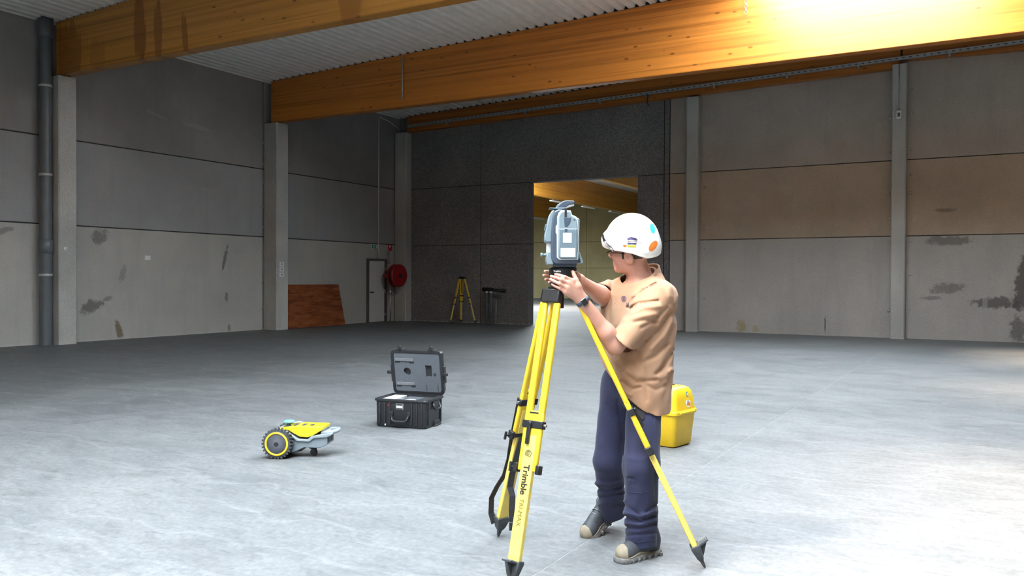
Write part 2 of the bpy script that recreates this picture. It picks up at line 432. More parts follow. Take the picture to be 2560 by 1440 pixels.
# ------------------------------------------------------------------ walls with cast panels
def z_roof(v):                       # underside of the sheeting
    return 7.10 + 0.0355 * (v + 18.0) if v <= RIDGE_V else 7.10 + 0.0355 * (2 * RIDGE_V - v + 18.0)
COLS_U = [(11.08, 11.50), (17.44, 17.90)]
wl = MB().box(VL - 0.30, VL - 0.012, -8.3, 24.4, 0, 8.2).build('wall_left', 'joint', mw=ROT_B); tag(wl, kind='structure')
rows = [(0.0, ZS[0], 0), (ZS[0], ZS[1], 1), (ZS[1], 7.9, 2)]
bays = [(-8.2, -1.5), (-1.5, 4.85), (4.85, 11.2), (11.2, 17.43), (17.43, 24.0)]
for a, b in bays:
    for z0, z1, m in rows:
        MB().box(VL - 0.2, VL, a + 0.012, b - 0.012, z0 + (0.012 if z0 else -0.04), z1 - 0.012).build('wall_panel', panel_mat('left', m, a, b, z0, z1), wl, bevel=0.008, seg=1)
# far wall: left part exposed aggregate round a doorway, right part smooth panels
D0, D1 = -13.0, -9.29
wf = MB()
for bx in ((VL - .3, D0 - .02, 0, 8.2), (D1 + .02, 14.3, 0, 8.2), (D0 - .02, D1 + .02, ZS[1] + .02, 8.2)):
    wf.box(bx[0], bx[1], UF + 0.012, UF + 0.35, bx[2], bx[3])
wf = wf.build('wall_far', 'joint', mw=ROT_B); tag(wf, kind='structure')
def fpanel(v0, v1, z0, z1, m, g=0.010):
    MB().box(v0 + g, v1 - g, UF, UF + 0.36, z0 + (g if z0 else -0.04), z1 - g).build('wall_panel', m, wf, bevel=0.007, seg=1)
for v0, v1 in ((-18.2, -14.83), (-14.83, D0)):
    for z0, z1 in ((0, 2.62), (2.62, ZS[1])): fpanel(v0, v1, z0, z1, 'aggregate')
fpanel(-18.2, -14.83, ZS[1], 7.9, 'aggregate'); fpanel(-14.83, -8.46, ZS[1], 7.9, 'aggregate')
fpanel(D1, -8.46, 0, ZS[1], 'aggregate')
for z0, z1 in ((0, 2.62), (2.62, ZS[1]), (ZS[1], 7.9)): fpanel(-8.45, -8.29, z0, z1, 'aggregate', 0.006)
for v0, v1 in ((-8.28, -7.5), (-7.5, -2.1), (-2.1, 3.3), (3.3, 8.7), (8.7, 14.2)):
    for z0, z1, m in ((0, 2.64, 0), (2.64, ZS[1], 1), (ZS[1], 7.9, 2)):
        fpanel(v0, v1, z0, z1, panel_mat('far', m, v0, v1, z0, z1))
# remaining sides of the hall
w = MB().box(14.0, 14.3, -8.3, 24.2, 0, 8.2).build('wall_right', panel_mat('far', 0, 20, 21, 0, 1), mw=ROT_B); tag(w, kind='structure')
w = MB().box(-18.5, 14.3, -8.5, -8.2, 0, 8.2).build('wall_near', panel_mat('left', 0, 50, 51, 0, 1), mw=ROT_B); tag(w, kind='structure')

# ------------------------------------------------------------------ roof
deck = MB()
def slope_box(v0, v1, u0, u1, t0=0.10, t1=0.22):
    vs = []
    for t_ in (t0, t1):
        for (v, u) in ((v0, u0), (v1, u0), (v1, u1), (v0, u1)): vs.append((v, u, z_roof(v) + t_))
    deck.add(vs, [(0, 3, 2, 1), (4, 5, 6, 7), (0, 1, 5, 4), (1, 2, 6, 5), (2, 3, 7, 6), (3, 0, 4, 7)])
slope_box(-18.5, SKY_V0, -8.5, 24.4); slope_box(SKY_V1, 14.3, -8.5, 24.4)
for u0, u1 in [(-8.5, OPEN[0][2]), (OPEN[0][3], OPEN[1][2]), (OPEN[1][3], OPEN[2][2]), (OPEN[2][3], OPEN[3][2]), (OPEN[3][3], 24.4)]:
    slope_box(SKY_V0, RIDGE_V, u0, u1); slope_box(RIDGE_V, SKY_V1, u0, u1)
for q in OPEN[2:]:
    slope_box(SKY_V0, q[0], q[2], q[3]); slope_box(q[1], SKY_V1, q[2], q[3])
deck = deck.build('ceiling', 'roof_sheet', mw=ROT_B); tag(deck, kind='structure')
def sheet_mesh(length, ribs=4, p=0.25, h=0.085):
    prof = [(0.0, 0.0)]
    for i in range(ribs):
        a = i * p
        prof += [(a + 0.125, 0), (a + 0.155, h), (a + 0.215, h), (a + p, 0)]
    m = MB(); n = len(prof)
    vs = [(x, 0, z) for x, z in prof] + [(x, length, z) for x, z in prof]
    m.add(vs, [(i, i + 1, n + i + 1, n + i) for i in range(n - 1)])
    me = bpy.data.meshes.new('roof_sheet'); me.from_pydata(m.v, [], m.f); me.materials.append(M['roof_sheet'])
    return me
ang = math.atan(0.0355)
# sheets run between the beams; over a rooflight they stop at its kerb
SHEETS = [(BEAM_U[0] - .3, BEAM_U[1], 0), (BEAM_U[1], BEAM_U[2], 1), (BEAM_U[2], BEAM_U[3], 2), (BEAM_U[3], BEAM_U[4], 3), (BEAM_U[4], 24.2, None)]
for bi, (u0, u1, op) in enumerate(SHEETS):
    full = [(u0, sheet_mesh(u1 - u0 - 0.004))]; part = full
    if op is not None:
        part = [(a, sheet_mesh(b - a)) for a, b in ((u0, OPEN[op][2] - .06), (OPEN[op][3] + .06, u1 - .004)) if b - a > .25]
    for k in range(32):
        v = -18.3 + k
        over = op is not None and OPEN[op][0] - .9 < v < OPEN[op][1] - .1
        rot = Matrix.Rotation(ang if v > RIDGE_V - .01 else -ang, 4, 'Y')
        for a, me in (part if over else full):
            link('roof_sheet', me, None, deck, mw=Matrix.Translation((v, a, z_roof(v) + 0.003 * (k % 2))) @ rot)
# rooflight kerbs and clear glazing
t = NT('rooflight_glazing', 0.1); tb = t.n('ShaderNodeBsdfTransparent'); tb.inputs[0].default_value = (0.95, 0.96, 0.97, 1)
t.l(tb.outputs[0], t.t.nodes['Material Output'].inputs['Surface']); M['rooflight_glazing'] = t.m
simple('kerb_white', G(0.7, 0.7, 0.68), 0.5)
for i, (v0, v1, u0, u1) in enumerate(OPEN):
    k = MB(); zb = z_roof(v0) + .02
    for bx in ((v0 - .05, v0, u0 - .05, u1 + .05), (v1, v1 + .05, u0 - .05, u1 + .05), (v0, v1, u0 - .05, u0), (v0, v1, u1, u1 + .05)):
        k.box(*bx, zb, 8.05)
    k = k.build('window_%d' % (i + 1), 'kerb_white', mw=ROT_B); tag(k, kind='structure')
    MB().box(v0 - .05, v1 + .05, u0 - .05, u1 + .05, 8.05, 8.06).build('pane', 'rooflight_glazing', k)

# ------------------------------------------------------------------ glulam beams
def beam(u, mat, label):
    m = MB(); w = 0.24
    prof = [(-17.95, 5.92), (13.75, 5.92), (13.75, z_roof(13.75) - .004), (RIDGE_V, z_roof(RIDGE_V) - .004), (-17.95, z_roof(-17.95) - .004)]
    m.prism(prof, u, u + w, 'y')
    o = m.build('glulam_beam', mat, mw=ROT_B, bevel=0.012, seg=1)
    tag(o, label, 'beam', 'roof beams across the hall')
    cl = MB()       # dark strip standing in for shade inside the open corrugations above the beam
    cl.prism([(-17.95, z_roof(-17.95) - .002), (RIDGE_V, z_roof(RIDGE_V) - .002), (13.75, z_roof(13.75) - .002), (13.75, z_roof(13.75) + .098), (RIDGE_V, z_roof(RIDGE_V) + .098), (-17.95, z_roof(-17.95) + .098)], u + .05, u + .2, 'y')
    cl.build('rib_shade_strip', 'joint', o)
beam(11.15, 'glulam_stained', 'water-stained glulam roof beam nearest the top left corner')
beam(17.5, 'glulam_main', 'long orange glulam roof beam washed out by skylight above the worker')
for u in BEAM_U[:3]: beam(u, 'glulam_main', 'glulam roof beam overhead behind the camera')
def edge_beam(v0, v1, zb0, zb1, label):
    m = MB(); prof = [(v0, zb0), (v1, zb1), (v1, z_roof(v1) - .01), (v0, z_roof(v0) - .01)]
    m.prism(prof, 23.62, UF - .005, 'y')
    o = m.build('edge_beam', 'glulam_edge', mw=ROT_B, bevel=0.01, seg=1)
    MB().prism([(v0, z_roof(v0) - .008), (v1, z_roof(v1) - .008), (v1, z_roof(v1) + .098), (v0, z_roof(v0) + .098)], 23.66, 23.84, 'y').build('rib_shade_strip', 'joint', o)  # dark strip added for the shade in the ribs over the edge beam
    tag(o, label, 'beam', 'timber edge beams along the far wall')
edge_beam(-17.70, -2.09, 6.56, 6.93, 'slim timber edge beam along the far wall, behind the cable tray')
edge_beam(-2.04, 13.9, 7.11, 6.7, 'timber edge beam right of the conduit column, topmost right')

# ------------------------------------------------------------------ concrete columns
def column(v0, v1, u0, u1, top, label, ch=0.025):
    m = MB()
    poly = [(v0, u0 + ch), (v0 + ch, u0), (v1 - ch, u0), (v1, u0 + ch), (v1, u1 - ch), (v1 - ch, u1), (v0 + ch, u1), (v0, u1 - ch)]
    m.prism(poly, 0, top, 'z')
    o = m.build('concrete_column', 'column_concrete', mw=ROT_B)
    tag(o, label, 'column', 'precast columns along the hall walls'); return o
c1 = column(VL + .005, -17.74, *COLS_U[0], 5.90, 'pale concrete column beside the grey downpipe')
c2 = column(VL + .005, -17.65, *COLS_U[1], 5.90, 'concrete column beside the red wooden board, carrying the long beam')
c0 = column(VL + .03, -17.66, 23.5, UF - .005, 6.545, 'dim concrete column in the far corner by the hose reel')
c3 = column(-7.70, -7.34, 23.5, UF - .005, 6.72, 'concrete column right of the doorway, behind the worker', 0.05)
c4 = column(-2.27, -1.93, 23.5, UF - .005, 7.0, 'concrete column at the right with a switch box and conduit')
for u0 in (4.7,): column(VL + .005, -17.74, u0, u0 + .42, 5.90, 'concrete column left of the view')
# bolts of the panel fixings beside the columns
bolt = MB().lathe([(0.0, 0.035), (0.022, 0.03), (0.03, 0.012), (0.03, 0)], (0, 0, 0), (0, 0, 1), 8)
def bolts(par, pts, nrm, mat='galvanised'):
    me = None
    for p in pts:
        q = Vector(nrm).to_track_quat('Z', 'Y').to_matrix().to_4x4()
        if me is None:
            o = bolt.build('panel_bolt', mat, par, mw=Matrix.Translation(p) @ q); me = o.data
        else: link('panel_bolt', me, None, par, mw=Matrix.Translation(p) @ q)
bolts(c2, [(VL + .0, 17.40, z) for z in (0.6, 1.35, 2.2, 2.95, 3.5, 4.2, 4.75, 5.35)], (1, 0, 0))
bolts(c3, [(-7.22, UF - .0, z) for z in (0.95, 2.4, 2.95, 4.15, 4.75, 5.95)], (0, -1, 0))
bolts(c4, [(-1.84, UF, z) for z in (0.75, 1.65, 2.5, 3.1, 3.75, 4.2, 4.85, 5.8, 6.4)] + [(-2.34, UF, z) for z in (0.7, 2.5, 3.1, 3.75, 4.8, 5.7)], (0, -1, 0))
# stickers on columns
for z, wd_ in ((1.885, 'topmost'), (1.735, 'middle'), (1.578, 'lowest')):
    st = thing('wall_sticker', wd_ + ' of three small white stickers on the column beside the board', 'sticker', ROT_B, 'white stickers on the column')
    MB().box(-17.65, -17.646, 17.55, 17.72, z - .06, z + .06).build('sheet', 'paper', st)
    for k in range(3): MB().box(-17.646, -17.645, 17.59, 17.68, z - .03 + k * .025, z - .018 + k * .025).build('print', 'dark_print', st)
MB().box(-17.74, -17.737, 11.19, 11.25, 2.09, 2.15).build('number_tag', 'paper', mw=ROT_B)
tag(bpy.data.objects['number_tag'], 'tiny white tag on the column beside the downpipe', 'sticker')
o = MB().box(VL, VL + .006, 13.55, 13.71, 1.92, 2.025).build('paper_note', 'paper', mw=ROT_B); tag(o, 'white paper note stuck on the left wall', 'note')

# ------------------------------------------------------------------ downpipe
dp = thing('downpipe', 'dark grey rainwater downpipe standing left of the pale column', 'pipe', ROT_B @ Matrix.Translation((-17.99, 10.93, 0)))
MB().lathe([(0.128, 0), (0.128, 2.15), (0.125, 2.15), (0.125, 7.2)], (0, 0, 0), n=28).build('pipe', 'pipe_grey', dp, smooth=True); smooth_by_angle(dp.children[0])
for z in (1.53, 3.72, 5.66):
    MB().lathe([(0.126, z - .03), (0.137, z - .026), (0.137, z + .026), (0.126, z + .03)], (0, 0, 0), n=28).build('pipe_ring', 'pipe_ring', dp, smooth=True)
MB().lathe([(0.126, 2.0), (0.145, 2.02), (0.145, 2.28), (0.126, 2.3)], (0, 0, 0), n=28).build('socket', 'pipe_grey', dp, smooth=True)
MB().lathe([(0.126, 6.7), (0.16, 6.75), (0.16, 7.15), (0.126, 7.15)], (0, 0, 0), n=28).build('outlet_funnel', 'pipe_grey', dp, smooth=True)

# ------------------------------------------------------------------ cable tray on the edge beam
tr = thing('cable_tray', 'perforated galvanised cable tray running along the far timber edge beam', 'cable tray', ROT_B)
m = MB()
za = lambda v: 6.735 + 0.0255 * (v + 17.69)
def tray_run(v0, v1):
    prof = lambda v: [(v, 23.60, za(v) + .055), (v, 23.60, za(v) - .035), (v, 23.50, za(v) - .035), (v, 23.50, za(v) + .055), (v, 23.508, za(v) + .055), (v, 23.508, za(v) - .027), (v, 23.592, za(v) - .027), (v, 23.592, za(v) + .055)]
    m.loft([prof(v0), prof(v1)])
tray_run(-17.6, 13.5); m.build('tray', 'galvanised', tr)
m = MB(); v = -17.4
while v < 3:
    m.box(v, v + .06, 23.4975, 23.500, za(v) + .0, za(v) + .02); v += 0.16
tag(m.build('perforation', 'joint', tr), kind='stuff')
for v in (-16, -13.0, -10.4, -8.9, -6.9, -4.9, -3.1, -1.0, 1.0): MB().box(v, v + .05, 23.5, 23.62, za(v) - .11, za(v) - .035).build('bracket', 'galvanised', tr)
hk = MB().tube([(-8.85, 23.46, za(-8.85) - .03), (-8.85, 23.46, za(-8.85) - .33), (-8.78, 23.46, za(-8.85) - .36)], 0.014, 8).build('hanger_rod', 'black_plastic', mw=ROT_B)
tag(hk, 'short dark hanger rod below the cable tray over the doorway', 'rod')
# switch box with conduit on the right column
sb = thing('switch_box', 'white switch box with a thin conduit high on the right column', 'switch', ROT_B)
MB().box(-2.16, -2.04, 23.43, 23.5, 5.60, 5.81).build('box', 'lamp_body', sb, bevel=.01)
MB().box(-2.13, -2.07, 23.425, 23.43, 5.65, 5.75).build('button', 'dark_print', sb)
MB().tube([(-2.10, 23.475, 5.81), (-2.10, 23.475, 6.98)], 0.014, 8).build('conduit', 'galvanised', sb, smooth=True)
# thin things hanging on the long beam
o = MB().tube([(-13.25, 17.47, 7.2), (-13.25, 17.47, 6.1)], 0.016, 8).build('conduit_drop', 'galvanised', mw=ROT_B, smooth=True); tag(o, 'thin grey conduit running down the face of the long beam', 'conduit')
ch = thing('hanging_chain', 'short pale chain hanging in front of the bright end of the long beam', 'chain', ROT_B)
for k in range(12):
    MB().tube([(-4.45 + .02 * math.cos(a) * (1 if k % 2 else .2), 17.44 + .02 * math.cos(a) * (.2 if k % 2 else 1), 7.60 - k * .055 + .035 * math.sin(a)) for a in [2 * math.pi * i / 8 for i in range(9)]], 0.006, 5).build('link', 'steel', ch)

# ------------------------------------------------------------------ far left corner: door, signs, hose reel, board, conduit
d = thing('door_1', None, None, ROT_B); d['kind'] = 'structure'
MB().box(VL, VL + .045, 22.10, 22.93, 0.01, 2.07).build('door_leaf', 'door_paint', d, bevel=.006)
m = MB(); m.box(VL, VL + .06, 22.02, 22.10, 0, 2.15).box(VL, VL + .06, 22.95, 23.06, 0, 2.15).box(VL, VL + .06, 22.10, 22.95, 2.08, 2.15)
m.build('door_frame', 'door_frame', d)
m = MB(); m.tube([(VL + .05, 22.16, 1.02), (VL + .10, 22.16, 1.02), (VL + .10, 22.29, 1.02)], .014, 8); m.build('door_handle', 'black_plastic', d)
for z in (.25, 1.05, 1.8): MB().box(VL + .045, VL + .07, 22.90, 22.98, z - .05, z + .05).build('hinge', 'steel', d)
es = thing('exit_sign', 'small green and white exit sign above the narrow door', 'sign', ROT_B)
MB().box(VL, VL + .03, 22.24, 22.60, 2.48, 2.63).build('plate', 'paper', es)
m = MB(); m.box(VL + .03, VL + .033, 22.255, 22.585, 2.495, 2.615); m.build('green_field', 'sign_green', es)
# running figure, door and arrow in white
m = MB(); X_ = VL + .0345
def qd(pts): m.prism([(p[0], p[1]) for p in pts], VL + .033, VL + .036, 'x')
qd([(22.30, 2.51), (22.325, 2.51), (22.37, 2.555), (22.35, 2.575)]); qd([(22.35, 2.545), (22.375, 2.55), (22.385, 2.585), (22.36, 2.59)])
qd([(22.37, 2.55), (22.40, 2.525), (22.415, 2.535), (22.385, 2.56)]); m.lathe([(0.0, 0.033), (.013, .033), (.013, .036), (0, .036)], (VL, 22.385, 2.602), (1, 0, 0), 10)
qd([(22.50, 2.505), (22.565, 2.505), (22.565, 2.605), (22.50, 2.605)]); qd([(22.42, 2.55), (22.45, 2.55), (22.45, 2.535), (22.48, 2.556), (22.45, 2.577), (22.45, 2.562), (22.42, 2.562)])
m.build('pictogram', 'paper', es)
fs = thing('fire_sign', 'small red and white fire sign right of the exit sign', 'sign', ROT_B)
MB().box(VL, VL + .02, 23.18, 23.38, 2.45, 2.65).build('plate', 'sign_red', fs)
m = MB(); m.prism([(23.22, 2.56), (23.30, 2.56), (23.30, 2.63), (23.22, 2.63)], VL + .02, VL + .024, 'x'); m.build('pictogram', 'paper', fs)
cd = MB().tube([(VL + .03, 23.8, 6.70), (VL + .03, 23.2, 6.90), (VL + .03, 22.66, 6.97), (VL + .03, 22.615, 6.90), (VL + .03, 22.615, 2.17)], 0.018, 8).build('wall_conduit', 'lamp_body', mw=ROT_B, smooth=True)
tag(cd, 'thin pale conduit running down the dark wall to the door', 'conduit')
hr = thing('hose_reel', 'round red fire hose reel on the wall in the far corner', 'hose reel', ROT_B @ Matrix.Translation((-17.55, 22.88, 1.58)))
ax = (0.995, -0.10, 0)
MB().lathe([(0.0, -.14), (.36, -.14), (.385, -.12), (.385, -.09), (.30, -.085), (.30, .06), (.385, .065), (.385, .10), (.36, .125), (.10, .14), (0, .14)], (0, 0, 0), ax, 40).build('drum', 'red_paint', hr, smooth=True); smooth_by_angle(hr.children[-1], 30)
MB().lathe([(0, .14), (.07, .14), (.07, .19), (0, .19)], (0, 0, 0), ax, 20).build('hub', 'black_plastic', hr)
hose = MB()
for k in range(4): hose.lathe([(.30 + .0, -.07 + .035 * k), (.335, -.07 + .035 * k), (.335, -.04 + .035 * k), (.30, -.04 + .035 * k)], (0, 0, 0), ax, 32, cap=False)
hose.build('hose', 'black_plastic', hr, smooth=True)
MB().tube([(-.62, -.0, 0), (-.12, 0, 0)], .05, 10).build('wall_bracket', 'red_paint', hr)
m = MB(); m.tube([(-.20, -.12, -.35), (-.20, -.12, -1.58)], .022, 8).tube([(-.20, -.12, -.58), (-.13, .02, -.62), (-.1, .12, -.60)], .02, 8).lathe([(0, 0), (.05, 0), (.05, .03), (0, .03)], (-.19, -.12, -.55), (1, 0, 0), 10)
m.build('feed_pipe', 'steel', hr, smooth=True)
m = MB(); m.tube([(-.6, .25, .4), (-.6, .25, .85)], .02, 8).tube([(-.6, .34, .4), (-.6, .34, .85)], .02, 8); m.build('riser', 'steel', hr, smooth=True)
bd = MB(); a_ = (VL + .02, 1.285); b_ = (VL + .31, 0.0); nx = Vector((1.265, .29, 0)).normalized() * .02
bd.add([(b_[0], 17.93, b_[1]), (b_[0], 20.60, b_[1]), (a_[0], 20.60, a_[1]), (a_[0], 17.93, a_[1]),
        (b_[0] + .02, 17.93, b_[1] + .005), (b_[0] + .02, 20.60, b_[1] + .005), (a_[0] + .02, 20.60, a_[1] + .005), (a_[0] + .02, 17.93, a_[1] + .005)],
       [(0, 1, 2, 3), (4, 5, 6, 7), (0, 1, 5, 4), (1, 2, 6, 5), (2, 3, 7, 6), (3, 0, 4, 7)])
o = bd.build('wooden_board', 'red_board', mw=ROT_B, bevel=.003, seg=1); tag(o, 'reddish brown wooden board leaning against the left wall', 'board')
# standpipes by the far wall
sp = thing('standpipe', 'two grey standpipes with a black cross pipe beside the small tripod', 'pipe', ROT_B)
for v in (-14.42, -14.26): MB().tube([(v, 23.6, 0), (v, 23.6, 1.10)], .035, 10).build('riser', 'pipe_grey', sp, smooth=True)
MB().tube([(-14.10, 23.66, 0), (-14.10, 23.66, .80)], .018, 8).build('thin_pipe', 'galvanised', sp, smooth=True)
MB().tube([(-14.55, 23.55, 1.14), (-14.2, 23.55, 1.14), (-14.1, 23.55, 1.12), (-13.75, 23.55, 1.09)], [.06, .06, .05, .05], 12).build('cross_pipe', 'black_plastic', sp, smooth=True)
for v in (-14.42, -14.26): MB().lathe([(.0, 1.02), (.05, 1.02), (.05, 1.10), (0, 1.10)], (v, 23.6, 0), n=10).build('valve', 'steel', sp)
MB().lathe([(0, 0), (.065, 0), (.065, .08), (0, .08)], (-13.78, 23.55, 1.09), (1, 0, 0), 12).build('flange', 'black_plastic', sp)

# ------------------------------------------------------------------ second hall behind the doorway
H_U1 = 57.0
w = MB().box(-52, 6, H_U1 + .012, H_U1 + .3, 0, 8.4).build('wall_back', 'joint', mw=ROT_B); tag(w, kind='structure')
for k in range(9):
    v0 = -52 + 6.45 * k
    for z0, z1 in ((0, 2.3), (2.3, 4.25), (4.25, 8.3)):
        MB().box(v0 + .015, v0 + 6.435, H_U1, H_U1 + .2, z0 + .015, z1 - .015).build('wall_panel', 'hall_wall', w)
w = MB().box(-52.3, -52, 24.2, 57.3, 0, 8.4).build('wall_hall_left', 'hall_wall', mw=ROT_B); tag(w, kind='structure')
w = MB().box(6, 6.3, 24.2, 57.3, 0, 8.4).build('wall_hall_right', 'hall_wall', mw=ROT_B); tag(w, kind='structure')
w = MB().box(-52, VL - .3, 24.05, 24.2, 0, 8.4).build('wall_hall_near', 'hall_wall', mw=ROT_B); tag(w, kind='structure')
rf = MB(); us = [24.0, H2_OPEN[0][2], H2_OPEN[0][3], 57.3]
for i in (0, 2): rf.box(-52.3, 6.3, us[i], us[i + 1], 7.35, 7.6)
rf.box(-52.3, H2_OPEN[0][0], us[1], us[2], 7.35, 7.6); rf.box(H2_OPEN[0][1], 6.3, us[1], us[2], 7.35, 7.6)
rf = rf.build('ceiling_hall', 'roof_sheet', mw=ROT_B); tag(rf, kind='structure')
for i, (v, lb) in enumerate(((-21.1, 'bright glulam beam seen through the doorway above the instrument'), (-15.0, 'short piece of glulam beam at the top right of the doorway'), (-28.2, 'dark glulam beam seen low at the left of the doorway'), (-34.5, 'farthest glulam beam in the hall behind the doorway'))):
    o = MB().box(v - .22, v, 24.4, 56.9, 5.92, 7.34).build('hall_beam', 'glulam_hall', mw=ROT_B, bevel=.01, seg=1); tag(o, lb, 'beam', 'beams in the hall behind')
LB = ['first white strip light under the bright beam in the doorway', 'second white strip light under the bright beam in the doorway', 'third white strip light under the bright beam, beside the helmet', 'fourth white strip light at the far end of the bright beam']
for k, u in enumerate((41.2, 45.3, 49.4, 53.5)):
    s_ = thing('strip_light', LB[k], 'light', ROT_B @ Matrix.Translation((-21.1, u, 5.75)), 'strip lights in the hall behind')
    MB().box(-.08, .08, 0, 1.7, 0, .07).build('housing', 'lamp_body', s_, bevel=.01)
    for y_ in (.3, 1.4): MB().tube([(0, y_, .07), (0, y_, .165)], .012, 6).build('suspension', 'steel', s_)
s_ = thing('strip_light', 'dim strip light under the dark beam at the left of the doorway', 'light', ROT_B @ Matrix.Translation((-28.2, 52.4, 5.75)), 'strip lights in the hall behind')
MB().box(-.08, .08, 0, 1.7, 0, .07).build('housing', 'lamp_body', s_, bevel=.01)
# ------------------------------------------------------------------ materials of the equipment
simple('tripod_yellow', G(0.80, 0.55, 0.030), 0.38, 0, 0.08, 12)
simple('tripod_pale', G(0.80, 0.61, 0.13), 0.42, 0, 0.10, 14)
simple('case_yellow', G(0.80, 0.52, 0.015), 0.42, 0, 0.06, 8)
simple('black_metal', G(0.02, 0.021, 0.023), 0.35, 0.2, 0.2, 30)
simple('grey_foot', G(0.06, 0.065, 0.07), 0.5, 0.2, 0.3, 30)
simple('strap_black', G(0.02, 0.02, 0.022), 0.8, 0, 0.2, 80, 0.2)
simple('slate', G(0.048, 0.068, 0.098), 0.42, 0, 0.08, 10)
simple('instrument_grey', G(0.165, 0.228, 0.262), 0.45, 0, 0.05, 8)
simple('battery_grey', G(0.115, 0.165, 0.20), 0.48, 0, 0.05, 8)
simple('white_trim', G(0.50, 0.53, 0.54), 0.45, 0, 0.03)
simple('label_white', G(0.80, 0.81, 0.82), 0.6, 0, 0.03)
simple('label_grey', G(0.30, 0.31, 0.32), 0.7, 0, 0.03)
simple('print_black', G(0.02, 0.018, 0.01), 0.6)
simple('print_worn', G(0.20, 0.155, 0.03), 0.6, 0, 0.4, 160)
simple('lens_glass', G(0.01, 0.012, 0.02), 0.05)
simple('red_dot', G(0.16, 0.02, 0.02), 0.4)
simple('robot_yellow', G(0.80, 0.56, 0.02), 0.4, 0, 0.06, 12)
simple('robot_grey', G(0.185, 0.225, 0.25), 0.45, 0, 0.06, 10)
simple('robot_light', G(0.26, 0.31, 0.335), 0.45, 0, 0.06, 10)
simple('tyre', G(0.045, 0.05, 0.055), 0.7, 0, 0.25, 40)
simple('hub_dark', G(0.05, 0.055, 0.068), 0.5, 0, 0.15, 25)
simple('blue_plastic', G(0.02, 0.08, 0.35), 0.35)
simple('cyan_plastic', G(0.16, 0.55, 0.78), 0.3)
simple('case_black', G(0.020, 0.021, 0.024), 0.42, 0, 0.35, 60, 0.15)
simple('foam_grey', G(0.105, 0.118, 0.135), 0.9, 0, 0.15, 120, 0.2)
simple('foam_dark', G(0.025, 0.027, 0.031), 0.9, 0, 0.3, 100)
simple('foam_lip', G(0.16, 0.17, 0.18), 0.9, 0, 0.15, 100)

